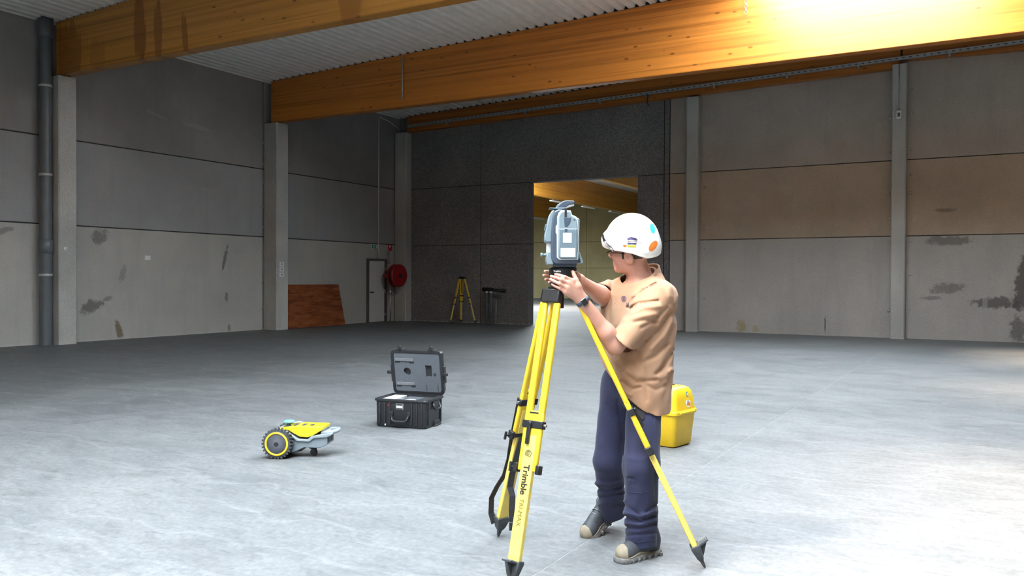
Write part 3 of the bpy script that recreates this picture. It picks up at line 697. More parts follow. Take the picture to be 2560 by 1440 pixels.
# ------------------------------------------------------------------ tripods
def tripod(name, label, cx, cy, feet, zh, detail=True, text=True):
    T = thing(name, label, 'tripod', Matrix.Translation((cx, cy, 0)))
    # head
    m = MB(); pts = []
    az = [math.atan2(f[1] - cy, f[0] - cx) for f in feet]
    for a in sorted(az):
        for da in (-0.42, 0.42): pts.append((0.088 * math.cos(a + da), 0.088 * math.sin(a + da)))
    m.prism(pts, zh - 0.018, zh, 'z'); m.build('head_plate', 'black_metal', T, bevel=.006)
    if detail:
        MB().lathe([(0, zh - .10), (.018, zh - .10), (.018, zh - .03), (.05, zh - .025), (.05, zh - .018), (0, zh - .018)], (0, 0, 0), n=20).build('centre_screw', 'black_metal', T)
    for k, (fx, fy) in enumerate(feet):
        a = az[k]; r = Vector((math.cos(a), math.sin(a), 0)); w = Vector((-math.sin(a), math.cos(a), 0))
        H = r * 0.085 + Vector((0, 0, zh - 0.045)); Fp = Vector((fx - cx, fy - cy, 0))
        d = (Fp - H); L = d.length; d.normalize(); n = w.cross(d).normalized()
        if n.dot(r) < 0: n = -n
        m = MB(); m.obox(H - d * .004 + Vector((0, 0, .006)), w * .052, n * .020, d * .036)
        hb = m.build('hinge_block', 'black_metal', T, bevel=.006)
        LU = 0.885 if k != 1 else 0.82
        s1 = LU * 0.66
        m = MB()
        for sg in (-1, 1):
            m.obox(H + d * (s1 + .05) / 2 + w * sg * .037, w * .0175, n * .0135, d * (s1 - .0) / 2)
        m.obox(H + d * (s1 + LU) / 2, w * .0545, n * .0137, d * (LU - s1) / 2)
        leg = m.build('leg', 'tripod_yellow', T, bevel=.009, seg=3)
        m = MB(); m.obox(H + d * (LU * .8 + L - .11) / 2 - n * .0, w * .0335, n * .0150, d * (L - .11 - LU * .8) / 2)
        m.build('extension', 'tripod_pale', leg, bevel=.004)
        if detail:
            MB().obox(H + d * (s1 + .012), w * .026, n * .0145, d * .004).build('slot_edge', 'black_metal', leg)
        # upper clamp band with lever, lower clamp with wing screw
        MB().obox(H + d * (s1 + .070), w * .060, n * .019, d * .019).build('clamp', 'black_metal', leg, bevel=.004)
        if detail:
            o_ = H + d * (s1 + .07) + n * .024 - w * .012
            m = MB(); m.obox(o_ + d * .045, w * .010, n * .007, d * .055); m.lathe([(0, 0), (.013, 0), (.013, .012), (0, .012)], o_ - n * .004, n, 14)
            m.build('clamp_lever', 'black_metal', leg, bevel=.003)
            MB().lathe([(0, 0), (.007, 0), (.007, .014), (0, .014)], H + d * (s1 + .07) + w * .06, w, 12).build('clamp_screw', 'steel', leg)
        for sg in (-1, 1): MB().obox(H + d * (LU - .012) + w * sg * .064, w * .010, n * .020, d * .022).build('clamp_block', 'black_metal', leg, bevel=.003)
        if k: MB().obox(H + d * (LU - .010), w * .056, n * .0175, d * .012).build('clamp_band', 'black_metal', leg, bevel=.003)
        if detail:
            ww_ = -w if k == 0 else w
            c_ = H + d * (LU - .012) + ww_ * .074
            m = MB(); m.tube([c_, c_ + ww_ * .022], .006, 10); m.obox(c_ + ww_ * .030, w * .006, n * .006, d * .024); m.build('wing_screw', 'black_metal', leg, bevel=.003)
        # shoe, step flange and point
        e0, e1 = L - .135, L - .045
        def ring(s, ww, nn): 
            c = H + d * s; return [c + w * ww + n * nn, c - w * ww + n * nn, c - w * ww - n * nn, c + w * ww - n * nn]
        ft = MB().loft([ring(e0, .041, .023), ring(e0 + .012, .043, .025), ring(e1 - .02, .026, .018), ring(e1, .012, .012)]).build('foot', 'grey_foot', leg, bevel=.003)
        m = MB(); b0 = H + d * (e0 + .008) + n * .02
        m.add([b0 + w * .03, b0 - w * .03, b0 + n * .055 - w * .026 - d * .012, b0 + n * .055 + w * .026 - d * .012, b0 + w * .03 + d * .006, b0 - w * .03 + d * .006, b0 + n * .055 - w * .026 - d * .004, b0 + n * .055 + w * .026 - d * .004],
              [(0, 1, 2, 3), (4, 5, 6, 7), (0, 1, 5, 4), (1, 2, 6, 5), (2, 3, 7, 6), (3, 0, 4, 7)])
        m.add([b0 + w * .004 + d * .006, b0 - w * .004 + d * .006, b0 - w * .004 + n * .05 - d * .003, b0 + w * .004 + n * .05 - d * .003, b0 + w * .004 + d * .065, b0 - w * .004 + d * .065], [(0, 1, 2, 3), (0, 4, 5, 1), (3, 2, 5, 4), (0, 3, 4), (1, 5, 2)])
        m.build('step_flange', 'grey_foot', leg)
        if detail:
            for q in range(8): MB().obox(b0 + n * (.006 + .006 * q) - d * (.004 + .0014 * q), w * .026, n * .0012, d * .003).build('grip_rib', 'galvanised', leg)
        MB().loft([ring(e1 - .004, .011, .011), ring(L - .012, .0065, .0065), ring(L, .0015, .0015)]).build('point', 'grey_foot', leg)
        if detail and text and k == 0:
            # lettering runs down the outer face of the camera-side leg
            base = H + d * (LU - .02) + n * .0155
            X = d; Y = n.cross(d); R_ = Matrix(((X.x, Y.x, n.x, 0), (X.y, Y.y, n.y, 0), (X.z, Y.z, n.z, 0), (0, 0, 0, 1)))
            text_mesh('lettering', 'Trimble', .046, 'print_black', leg, Matrix.Translation(H + d * (LU + .042) + n * .0160) @ R_, bold=.0013)
            text_mesh('lettering', 'TRI-MAX', .034, 'print_worn', leg, Matrix.Translation(H + d * (LU + .20) + n * .0160) @ R_)
            m = MB(); c0_ = H + d * (LU - .085) + n * .0142
            for rad, a0, a1 in ((.017, .4, 5.4), (.011, 2.2, 6.9), (.0055, 0, 6.28)):
                m.tube([c0_ + (X * math.cos(q) + Y * math.sin(q)) * rad for q in [a0 + (a1 - a0) * i / 16 for i in range(17)]], .0022, 6)
            m.build('emblem', 'print_black', leg)
    return T
TC = (0.255, 4.42)
TF = [(0.0, 4.045), (-0.075, 4.868), (1.011, 4.356)]
TZ = 1.445
tp = tripod('survey_tripod', 'large yellow survey tripod with black clamps under the grey instrument', *TC, TF, TZ)
# carrying strap hanging along the rear left leg
m = MB(); lp = lambda x, y, z: (x - TC[0], y - TC[1], z)
m.strap([lp(.048, 4.665, .84), lp(.026, 4.69, .72), lp(.004, 4.72, .60), lp(-.012, 4.755, .48), lp(-.038, 4.785, .38), lp(-.080, 4.80, .31), lp(-.112, 4.82, .24), lp(-.115, 4.83, .15), lp(-.098, 4.83, .09)], .034, .004, (.8, .5, .1))
st_ = m.build('strap', 'strap_black', tp); m = MB()
m.strap([lp(.06, 4.66, .62), lp(.03, 4.68, .50), lp(.005, 4.70, .40), lp(-.005, 4.71, .33), lp(.008, 4.70, .28), lp(.004, 4.70, .20), lp(.008, 4.70, .13)], .034, .004, (1, .2, .1))
st_ = m.build('strap', 'strap_black', tp)
MB().obox(lp(.01, 4.69, .115), (.021, .004, 0), (0, .008, 0), (0, 0, .024)).build('buckle', 'black_plastic', st_, bevel=.004)
sm = tripod('survey_tripod', 'small distant yellow tripod standing by the far grey wall', -1.634, 27.5, [(-1.17, 27.35), (-1.70, 28.1), (-2.02, 27.3)], 1.55, detail=False)

# ------------------------------------------------------------------ tribrach and total station
IX, IY = TC
tb = thing('tribrach', 'black levelling base with white lettering between tripod head and instrument', 'levelling base', Matrix.Translation((IX + .005, IY, TZ)))
MB().lathe([(0, 0), (.066, 0), (.070, .006), (.070, .014), (.05, .018), (0, .018)], (0, 0, 0), n=36).build('base_plate', 'black_metal', tb, smooth=True); smooth_by_angle(tb.children[-1])
for a in (0.35, 2.45, 4.55):
    c = (0.050 * math.cos(a), 0.050 * math.sin(a), 0)
    MB().lathe([(.006, .014), (.019, .018), (.021, .022), (.021, .036), (.017, .040), (.006, .042), (.006, .06), (0, .06)], c, n=18).build('foot_screw', 'black_plastic', tb, smooth=True)
MB().lathe([(0, .050), (.052, .050), (.064, .057), (.066, .064), (.066, .104), (.060, .109), (0, .109)], (0, 0, 0), n=40).build('upper_body', 'black_metal', tb, smooth=True); smooth_by_angle(tb.children[-1])
MB().lathe([(0, .108), (.054, .108), (.055, .110), (.055, .113), (.05, .1145), (0, .1145)], (0, 0, 0), n=40).build('collar', 'black_plastic', tb, smooth=True); smooth_by_angle(tb.children[-1])
MB().lathe([(0, 0), (.013, 0), (.014, .012), (.010, .018), (0, .018)], (.064, -.02, .098), (0.2, -.2, 1), 16).build('optical_sight', 'black_plastic', tb, smooth=True)
MB().lathe([(0, 0), (.007, 0), (.007, .012), (0, .012)], (.045, -.052, .06), (.5, -1, 0), 12).build('lock_knob', 'red_dot', tb)
# lettering bent round the drum
for i, ch_ in enumerate('Trimble'):
    a = -math.pi / 2 - .68 + .085 * i
    nrm = Vector((math.cos(a), math.sin(a), 0)); X = Vector((-math.sin(a), math.cos(a), 0))
    Rm = Matrix(((X.x, 0, nrm.x, 0), (X.y, 0, nrm.y, 0), (0, 1, 0, 0), (0, 0, 0, 1)))
    text_mesh('lettering', ch_, .0125, 'label_white', tb, Matrix.Translation(nrm * .0668 + Vector((0, 0, .093))) @ Rm, bold=.0004)

ts = thing('total_station', 'grey robotic total station with carry handle on the big tripod', 'surveying instrument', Matrix.Translation((IX, IY, 0)))
def I(px, py): return ((px - 1280) / 2103.25 * IY - IX, CAM_H + (696.7 - py) / 2103.25 * IY)
def ipart(name, pts, y0, y1, mat, parent=None, bevel=.006, seg=3):
    return MB().prism([I(*p) for p in pts], y0, y1, 'y').build(name, mat, parent or ts, bevel=bevel, seg=seg)
body = ipart('yoke', [(1383, 531), (1378, 548), (1375, 590), (1375, 640), (1378, 654), (1386, 661), (1438, 661), (1443, 655), (1444, 640), (1441, 560), (1432, 545), (1412, 529), (1394, 526)], -.082, .082, 'slate', bevel=.012, seg=4)
ipart('base_ring', [(1382, 659), (1440, 659), (1438, 668), (1384, 668)], -.06, .06, 'slate', bevel=.004)
ipart('trim', [(1390, 545), (1394, 534), (1400, 529.5), (1423, 529.5), (1426, 540), (1437, 545), (1441, 556), (1444, 600), (1442, 650), (1396, 651), (1389.5, 645), (1389, 588), (1386.5, 585), (1386.5, 568), (1390, 564)], -.090, -.075, 'white_trim', bevel=.002)
cov = ipart('battery_cover', [(1393, 546), (1397, 536), (1402, 532), (1421, 532), (1424, 542), (1435, 547), (1438, 558), (1442, 600), (1439, 648), (1398, 648.5), (1392.5, 643)], -.098, -.085, 'instrument_grey', bevel=.005)
ipart('battery', [(1395, 576), (1437.5, 576), (1438, 646), (1399, 646.5), (1395.5, 642)], -.1015, -.095, 'battery_grey', cov, bevel=.003)
ipart('cover_seam', [(1393.5, 573.5), (1438, 573.5), (1438, 575), (1393.5, 575)], -.1000, -.096, 'white_trim', cov, bevel=0)
ipart('catch', [(1408, 575), (1414, 575), (1414, 581), (1408, 581)], -.1040, -.10, 'slate', cov, bevel=.001)
ipart('label', [(1404, 585), (1425, 585), (1425, 608.5), (1404, 608.5)], -.1022, -.1012, 'label_white', cov, bevel=0)
lb = ipart('label', [(1398.5, 622), (1434, 622), (1434, 643.5), (1398.5, 643.5)], -.1022, -.1012, 'label_white', cov, bevel=0)
ipart('thumb_recess', [(1406, 547), (1424, 547), (1421, 560), (1415, 569), (1408, 569)], -.1000, -.097, 'slate', cov, bevel=.003)
ipart('strap', [(1407.5, 524), (1413, 524), (1413, 546), (1407.5, 546)], -.1005, -.094, 'black_plastic', bevel=.001)
ipart('screw', [(1430, 551), (1432.5, 551), (1432.5, 553.5), (1430, 553.5)], -.0995, -.097, 'black_plastic', cov, bevel=0)
ipart('telescope_housing', [(1434, 543), (1446, 549), (1446.5, 575), (1444, 592), (1440, 600), (1434, 600)], -.06, .07, 'instrument_grey', bevel=.006)
ipart('lens_ring', [(1442, 580), (1445, 578), (1443.5, 593), (1441, 594)], -.065, .02, 'black_plastic', bevel=.001)
ipart('drive_housing', [(1384, 527), (1377, 530), (1371, 540), (1366.5, 560), (1361, 584), (1360, 603), (1363, 607), (1377, 607), (1379, 560)], -.070, .075, 'instrument_grey', bevel=.008)
ipart('side_bumper', [(1362, 562), (1365, 560), (1363, 576), (1360, 577)], -.03, .04, 'battery_grey', bevel=.002)
ipart('pillar', [(1366, 604), (1377, 604), (1377, 634), (1365.5, 634)], -.055, .06, 'white_trim', bevel=.006)
ipart('lower_housing', [(1366, 630), (1376, 630), (1377, 645), (1383, 662), (1366, 663), (1363.5, 650)], -.078, .075, 'instrument_grey', bevel=.006)
m = MB(); kx, kz = I(1366, 637.5)
m.lathe([(0, 0), (.010, 0), (.010, .006), (.006, .008), (.006, .020), (.0105, .022), (.0105, .030), (.007, .033), (0, .033)], (kx, -.03, kz), (-1, 0, 0), 18)
m.build('tangent_knob', 'instrument_grey', ts, smooth=True); smooth_by_angle(ts.children[-1])
ipart('keyboard', [(1441, 633), (1446, 630), (1456, 656), (1451, 660), (1442, 657)], -.065, .065, 'instrument_grey', bevel=.004)
ipart('screen', [(1440, 637), (1442.5, 634), (1449, 655), (1445, 658)], -.068, -.02, 'black_plastic', bevel=.001)
ipart('handle_plate', [(1370, 521.5), (1413, 521), (1413.5, 524), (1400, 526), (1385, 525)], -.055, .055, 'battery_grey', bevel=.003)
ipart('handle', [(1388, 523), (1399, 509), (1407, 503.5), (1414, 502), (1433, 502.5), (1435, 506), (1434.5, 511), (1421, 513), (1414, 518), (1411, 523)], -.020, .020, 'slate', bevel=.006, seg=3)
ipart('handle_grip', [(1411, 522), (1415, 516), (1422, 512), (1434, 511), (1434, 515), (1426, 517), (1419, 519), (1414, 523)], -.017, .017, 'white_trim', bevel=.004)
ipart('handle_brace', [(1386, 522), (1393, 511), (1400, 506), (1403, 507), (1395, 516), (1391, 522)], .022, .040, 'battery_grey', bevel=.003)

# ------------------------------------------------------------------ marking robot
rb = thing('floor_marking_robot', 'small yellow and grey two-wheeled marking robot on the floor', 'robot', Matrix.Translation((-1.935, 6.915, 0)) @ Matrix.Rotation(math.radians(-4), 4, 'Z'))
def Rp(px, py): return ((px - 690) / 304.0, (1149 - py) / 304.0)
def rpart(name, pts, y0, y1, mat, parent=None, bevel=.008, seg=3):
    return MB().prism([Rp(*p) for p in pts], y0, y1, 'y').build(name, mat, parent or rb, bevel=bevel, seg=seg)
WR = .127
def rwheel(y0, out):
    w_ = MB().lathe([(.06, .004), (.10, 0), (.113, .004), (.114, .012), (.114, .058), (.112, .064), (.06, .066)], (0, y0 if out < 0 else y0, WR), (0, 1, 0), 40).build('wheel', 'tyre', rb, smooth=True); smooth_by_angle(w_)
    me = None
    for k in range(26):
        a = 2 * math.pi * k / 26
        for row, (ya, yb) in enumerate(((.002, .032), (.034, .064))):
            aa = a + (math.pi / 26 if row else 0)
            r_ = Vector((math.cos(aa), 0, math.sin(aa))); t_ = Vector((-math.sin(aa), 0, math.cos(aa)))
            m = MB(); q = [(.112, -.010), (.127, -.0065), (.127, .0065), (.112, .010)]
            for (rr, tt) in (): pass
            m.loft([[Vector((0, y0 + y_, WR)) + r_ * rr + t_ * tt * (1.0 if (y_ in (ya,)) == (row == 0) else .35) for rr, tt in q] for y_ in (ya, yb)])
            m.build('tread_block', 'tyre', w_)
    face = y0 - .001 if out < 0 else y0 + .067
    sg = -1 if out < 0 else 1
    MB().lathe([(.082, 0), (.084, .006), (.096, .006), (.099, 0)], (0, face, WR), (0, sg, 0), 44, cap=False).build('yellow_ring', 'robot_yellow', w_, smooth=True)
    MB().lathe([(0, .003), (.075, .003), (.082, 0), (.10, -.004)], (0, face, WR), (0, sg, 0), 44).build('hub_cap', 'hub_dark', w_, smooth=True)
    MB().lathe([(0, .006), (.018, .006), (.023, .002)], (0, face, WR), (0, sg, 0), 6).build('hub_nut', 'black_plastic', w_)
rwheel(0.0, -1); rwheel(0.30, 1)
MB().tube([(0, .06, WR), (0, .31, WR)], .02, 12).build('axle', 'black_metal', rb)
rpart('hull', [(676, 1085), (700, 1080), (716, 1087), (735, 1106), (765, 1107), (776, 1098), (812, 1096), (812, 1115), (792, 1124), (752, 1123), (730, 1134), (700, 1142), (676, 1135)], .085, .285, 'robot_grey', bevel=.006)
rpart('hull_shoulder', [(690, 1078), (706, 1079), (724, 1092), (738, 1101), (762, 1102), (772, 1093), (800, 1088), (826, 1084), (826, 1089), (812, 1096), (778, 1099), (767, 1108), (734, 1107), (716, 1090), (698, 1084)], .070, .300, 'robot_light', bevel=.006)
dk = rpart('top_deck', [(672, 1086), (688, 1077), (708, 1072), (735, 1069), (801, 1070), (801, 1077), (786, 1086), (774, 1093), (762, 1097), (741, 1096), (728, 1089), (712, 1080), (690, 1080)], .080, .290, 'robot_yellow', bevel=.010)
for (xa, xb, ya, yb) in ((.10, .13, .12, .20), (.17, .20, .12, .20), (.24, .27, .13, .19)): MB().box(xa, xb, ya, yb, .262, .2665).build('deck_vent', 'hub_dark', dk, bevel=.002)
MB().tube([(-.05, .12, .222), (.04, .2, .262), (.12, .24, .272), (.15, .24, .262)], .008, 8).build('cable', 'robot_light', dk, smooth=True)
kn = MB().lathe([(0, 0), (.022, 0), (.014, .012), (.014, .026), (.02, .03), (0, .03)], (.055, .15, .252), n=18).build('knob_stem', 'blue_plastic', rb, smooth=True)
MB().lathe([(0, .03), (.040, .03), (.046, .034), (.046, .042), (.034, .048), (0, .049)], (.055, .15, .252), n=26).build('prism_cap', 'cyan_plastic', kn, smooth=True)
m = MB(); m.tube([(.35, .10, .205), (.42, .10, .212), (.455, .13, .216), (.465, .19, .217), (.455, .25, .216), (.42, .28, .212), (.35, .28, .205)], .017, 12); m.build('handle', 'robot_light', rb, smooth=True)
MB().box(.34, .385, .10, .28, .19, .215).build('handle_root', 'robot_light', rb, bevel=.008)
MB().box(.398, .404, .11, .16, .125, .165).build('port', 'black_plastic', rb, bevel=.002)
MB().box(.398, .404, .19, .25, .125, .165).build('port', 'black_plastic', rb, bevel=.002)
cs = MB().box(.225, .29, .155, .215, .062, .088).build('caster_fork', 'black_plastic', rb, bevel=.006)
MB().lathe([(0, 0), (.026, 0), (.030, .005), (.030, .021), (.026, .026), (0, .026)], (.258, .172, .0302), (0, 1, 0), 24).build('caster_wheel', 'black_plastic', cs, smooth=True); smooth_by_angle(cs.children[0])
for y_ in (.165, .200): MB().box(.24, .276, y_, y_ + .005, .03, .075).build('caster_cheek', 'black_plastic', cs)
MB().box(.07, .17, .12, .25, .045, .075).build('belly_pan', 'black_plastic', rb, bevel=.006)

# ------------------------------------------------------------------ open black transit case
CW, CD, CH = .56, .43, .285
ca = thing('transit_case', 'open black hard transit case with grey foam lid on the floor', 'case', Matrix.Translation((-1.375, 8.478, 0)) @ Matrix.Rotation(math.radians(-18), 4, 'Z'))
def rrect(x0, x1, y0, y1, r, z, n=5):
    out = []
    for cx_, cy_, a0 in ((x1 - r, y1 - r, 0), (x0 + r, y1 - r, 90), (x0 + r, y0 + r, 180), (x1 - r, y0 + r, 270)):
        for i in range(n + 1):
            a = math.radians(a0 + 90 * i / n); out.append((cx_ + r * math.cos(a), cy_ + r * math.sin(a), z))
    return out
m = MB()
m.loft([rrect(.012, CW - .012, .012, CD - .012, .03, .004), rrect(.004, CW - .004, .004, CD - .004, .035, .02), rrect(0, CW, 0, CD, .035, CH - .04), rrect(0, CW, 0, CD, .035, CH),
        rrect(.022, CW - .022, .022, CD - .022, .025, CH), rrect(.022, CW - .022, .022, CD - .022, .025, CH - .09)], cap=True)
bs = m.build('base', 'case_black', ca, smooth=True); smooth_by_angle(bs, 35)
m = MB(); m.loft([rrect(-.012, CW + .012, -.012, CD + .012, .04, CH - .022), rrect(-.014, CW + .014, -.014, CD + .014, .04, CH - .010), rrect(-.010, CW + .010, -.010, CD + .010, .04, CH), rrect(.012, CW - .012, .012, CD - .012, .03, CH + .001), rrect(.012, CW - .012, .012, CD - .012, .03, CH - .022)], cap=False)
rm = m.build('rim', 'case_black', ca, smooth=True); smooth_by_angle(rm, 35)
for x_ in (.05, .105, .16, .40, .455, .51): MB().box(x_ - .012, x_ + .012, -.010, .006, .03, CH - .03).build('rib', 'case_black', bs, bevel=.006)
for y_ in (.06, .36): MB().box(CW - .004, CW + .010, y_ - .012, y_ + .012, .03, CH - .03).build('rib', 'case_black', bs, bevel=.006)
m = MB(); m.tube([(.185, -.012, .135), (.20, -.035, .085), (.23, -.04, .07), (.33, -.04, .07), (.36, -.035, .085), (.375, -.012, .135)], .012, 10); m.build('front_handle', 'case_black', ca, smooth=True)
for x_ in (.185, .375): MB().cbox((x_, -.008, .145), (.04, .024, .05)).build('handle_mount', 'case_black', ca, bevel=.006)
np_ = MB().box(.232, .312, -.006, -.001, .185, .245).build('name_plate', 'label_grey', ca, bevel=.001)
MB().box(.238, .306, -.0075, -.006, .228, .240).build('plate_print', 'foam_dark', np_); 
for k in range(3): MB().box(.240 + .022 * k, .257 + .022 * k, -.0075, -.006, .203, .220).build('plate_mark', 'label_white', np_)
MB().box(.238, .306, -.0075, -.006, .189, .198).build('plate_print', 'foam_dark', np_)
MB().lathe([(0, 0), (.014, 0), (.012, .008), (0, .009)], (.15, -.002, .225), (0, -1, 0), 14).build('pressure_valve', 'red_dot', ca)
MB().cbox((.115, -.006, .028), (.012, .006, .018)).build('corner_mark', 'label_white', ca)
m = MB(); m.tube([(CW + .006, .15, CH - .05), (CW + .03, .16, CH - .105), (CW + .03, .29, CH - .105), (CW + .006, .30, CH - .05)], .011, 10); m.build('side_handle', 'case_black', ca, smooth=True)
MB().box(CW - .002, CW + .012, .15, .31, CH - .10, CH - .03).build('handle_recess', 'foam_dark', ca, bevel=.004)
MB().box(CW - .03, CW + .008, .20, .33, .012, .055).build('wheel_recess', 'foam_dark', ca, bevel=.004)
MB().box(CW + .002, CW + .02, .18, .34, .004, .016).build('skid', 'case_black', ca, bevel=.004)
MB().box(.025, CW - .025, .025, CD - .025, CH - .09, CH - .055).build('foam_insert', 'foam_dark', ca, bevel=.01)
MB().box(.03, .17, .06, CD - .04, CH - .055, CH - .012).build('paper_stack', 'label_white', ca, bevel=.003)
MB().lathe([(0, 0), (.075, 0), (.075, .02), (.06, .034), (0, .040)], (.315, .15, CH - .055), n=30).build('round_lid', 'label_white', ca, smooth=True)
MB().box(.42, .53, .10, .30, CH - .055, CH - .005).build('accessory_pouch', 'strap_black', ca, bevel=.012)
MB().box(.19, .41, .28, .39, CH - .055, CH - .02).build('accessory_pouch', 'foam_grey', ca, bevel=.012)
# lid: local x across, y up the lid, z towards the camera side
LH = .455
lidm = Matrix.Translation((0, CD + .012, CH + .004)) @ Matrix.Rotation(math.radians(90 - 11 + 22), 4, 'X')
LT = .10
m = MB(); m.loft([rrect(.02, CW - .02, .02, LH - .02, .03, -LT), rrect(0, CW, 0, LH, .04, -LT + .03), rrect(0, CW, 0, LH, .04, 0), rrect(.020, CW - .020, .020, LH - .020, .03, 0), rrect(.022, CW - .022, .022, LH - .022, .03, -.03)], cap=True)
lid = m.build('lid', 'case_black', ca, smooth=True, mw=lidm); smooth_by_angle(lid, 35)
m = MB(); m.loft([rrect(-.010, CW + .010, -.010, LH + .010, .045, -.022), rrect(-.010, CW + .010, -.010, LH + .010, .045, .0), rrect(.014, CW - .014, .014, LH - .014, .032, .002), rrect(.014, CW - .014, .014, LH - .014, .032, -.022)], cap=False)
q_ = m.build('lid_rim', 'case_black', lid, smooth=True); smooth_by_angle(q_, 35)
# foam face built round its cut-outs
def foam_face():
    bm = bmesh.new()
    xs = [.022, .13, .20, .372, .452, CW - .022]; ys = [.022, .165, .305, LH - .022]
    m = MB(); NZ = 24; cx_, cy_, r = .165, .235, .042
    outer = []
    N = 6
    x0, x1, y0, y1 = .022, .37, .022, LH - .022
    def edge(p, q): return [(p[0] + (q[0] - p[0]) * i / N, p[1] + (q[1] - p[1]) * i / N) for i in range(N)]
    outer = edge((x1, y1), (x0, y1)) + edge((x0, y1), (x0, y0)) + edge((x0, y0), (x1, y0)) + edge((x1, y0), (x1, y1))
    ang0 = [math.atan2(y - cy_, x - cx_) for x, y in outer]
    inner = [(cx_ + r * math.cos(a), cy_ + r * math.sin(a)) for a in ang0]
    m.loft([[(x, y, -.004) for x, y in outer], [(x, y, -.004) for x, y in inner], [(x, y, -.028) for x, y in inner]], cap=False)
    # right part with the rectangular cut-out
    X0, X1, Y0, Y1 = .37, CW - .022, .022, LH - .022; a0, a1, b0, b1 = .375, .445, .185, .31
    o4 = [(X0, Y0), (X1, Y0), (X1, Y1), (X0, Y1)]; i4 = [(a0, b0), (a1, b0), (a1, b1), (a0, b1)]
    m.loft([[(x, y, -.004) for x, y in o4], [(x, y, -.004) for x, y in i4], [(x, y, -.028) for x, y in i4]], cap=False)
    return m
foam_face().build('foam', 'foam_grey', lid)
MB().box(.022, CW - .022, .022, LH - .022, -.034, -.0285).build('foam_back', 'foam_dark', lid)
for y_ in (.345, .085):
    MB().box(.035, .245, y_, y_ + .035, -.006, .006).build('foam_ledge', 'foam_lip', lid, bevel=.006)
    for x_ in (.035, .20): MB().box(x_, x_ + .05, y_ - .018, y_, -.006, -.001).build('foam_slot', 'foam_dark', lid)
for x_ in (.372, .50): MB().box(x_, x_ + .006, .03, .10, -.006, -.0025).build('foam_slit', 'foam_dark', lid)
MB().box(.465, .49, .21, .225, -.006, .004).build('foam_tab', 'foam_dark', lid)
for x_ in (.10, .455):
    lt = MB().box(x_ - .045, x_ + .045, LH + .006, LH + .022, -.05, -.005).build('latch', 'case_black', lid, bevel=.004)
    MB().box(x_ - .016, x_ + .016, LH + .012, LH + .062, -.012, .012).build('latch_arm', 'case_black', lt, bevel=.005)
for x_, sg in ((-.008, -1), (CW + .008, 1)):
    lt = MB().box(min(x_, x_ + sg * .018), max(x_, x_ + sg * .018), .12, .30, -.05, -.008).build('latch', 'case_black', lid, bevel=.004)
    MB().box(min(x_, x_ + sg * .055), max(x_, x_ + sg * .055), .205, .237, -.012, .012).build('latch_arm', 'case_black', lt, bevel=.005)

# ------------------------------------------------------------------ yellow instrument case
yc = thing('instrument_case', 'bright yellow moulded instrument case standing behind the worker', 'case', Matrix.Translation((1.436 + .112 - .11, 7.405 + .128 + .099, 0)) @ Matrix.Rotation(math.atan2(.75, .66), 4, 'Z'))
def yr(hx, hy, r, z): return rrect(-hx, hx, -hy, hy, r, z, 6)
m = MB(); m.loft([yr(.150, .130, .03, .008), yr(.160, .14, .035, .02), yr(.190, .165, .045, .285), yr(.193, .168, .045, .30)])
yb_ = m.build('base', 'case_yellow', yc, smooth=True); smooth_by_angle(yb_, 40)
m = MB(); m.loft([yr(.196, .171, .045, .290), yr(.205, .180, .05, .298), yr(.205, .180, .05, .322), yr(.197, .172, .045, .33)])
ys_ = m.build('seam_lip', 'case_yellow', yc, smooth=True); smooth_by_angle(ys_, 30)
m = MB(); m.loft([yr(.194, .169, .045, .325), yr(.178, .155, .05, .44), yr(.168, .146, .055, .49), yr(.150, .128, .06, .520), yr(.115, .095, .05, .534), yr(.05, .04, .03, .536)])
yl_ = m.build('lid', 'case_yellow', yc, smooth=True); smooth_by_angle(yl_, 50)
MB().box(-.13, .13, -.190, -.178, .302, .318).build('hinge_rail', 'case_yellow', yc, bevel=.004)
MB().box(-.07, .07, -.012, .022, .532, .545).build('handle_recess', 'black_plastic', yl_, bevel=.004)
m = MB(); m.tube([(-.09, .03, .536), (-.08, .03, .552), (.08, .03, .552), (.09, .03, .536)], .010, 8); m.build('handle', 'case_yellow', yl_, smooth=True)
for x_ in (-.11, .11):
    for y_ in (-.10, .10): MB().cbox((x_, y_, .006), (.04, .03, .012)).build('foot', 'black_plastic', yc, bevel=.002)
simple('sticker_blue', G(0.03, 0.22, 0.50), 0.5); simple('sticker_orange', G(0.75, 0.20, 0.03), 0.5); simple('sticker_grey', G(0.25, 0.25, 0.28), 0.5)
def on_lid(pts, off, z0=.325, z1=.49):
    """points (x, z) laid on the sloping front of the lid"""
    fy = lambda z: -.169 + (z - .325) / (.44 - .325) * .014 if z < .44 else -.155 + (z - .44) / .05 * .009
    return [(x, fy(z) - off, z) for x, z in pts]
def decal(name, pts, off, mat, par):
    a_, b_ = on_lid(pts, off), on_lid(pts, off - .0008); n_ = len(pts)
    MB().add(a_ + b_, [tuple(range(n_)), tuple(reversed(range(n_, 2 * n_)))] + [(i, (i + 1) % n_, n_ + (i + 1) % n_, n_ + i) for i in range(n_)]).build(name, mat, par)
decal('sticker', [(.034, .443), (.062, .443), (.058, .487), (.032, .487)], .002, 'sticker_blue', yl_)
decal('sticker', [(.043, .452), (.053, .452), (.051, .478), (.041, .478)], .003, 'label_white', yl_)
blob = [(.044 + .040 * math.cos(a) * (1 + .12 * math.sin(3 * a)), .383 + .038 * math.sin(a) * (1 + .15 * math.cos(2 * a))) for a in [2 * math.pi * i / 20 for i in range(20)]]
decal('sticker', blob, .002, 'label_white', yl_)
decal('sticker', [(.016, .368), (.06, .362), (.058, .392), (.03, .398)], .003, 'sticker_orange', yl_)
decal('sticker', [(.03, .392), (.056, .392), (.05, .412), (.036, .412)], .0035, 'sticker_grey', yl_)
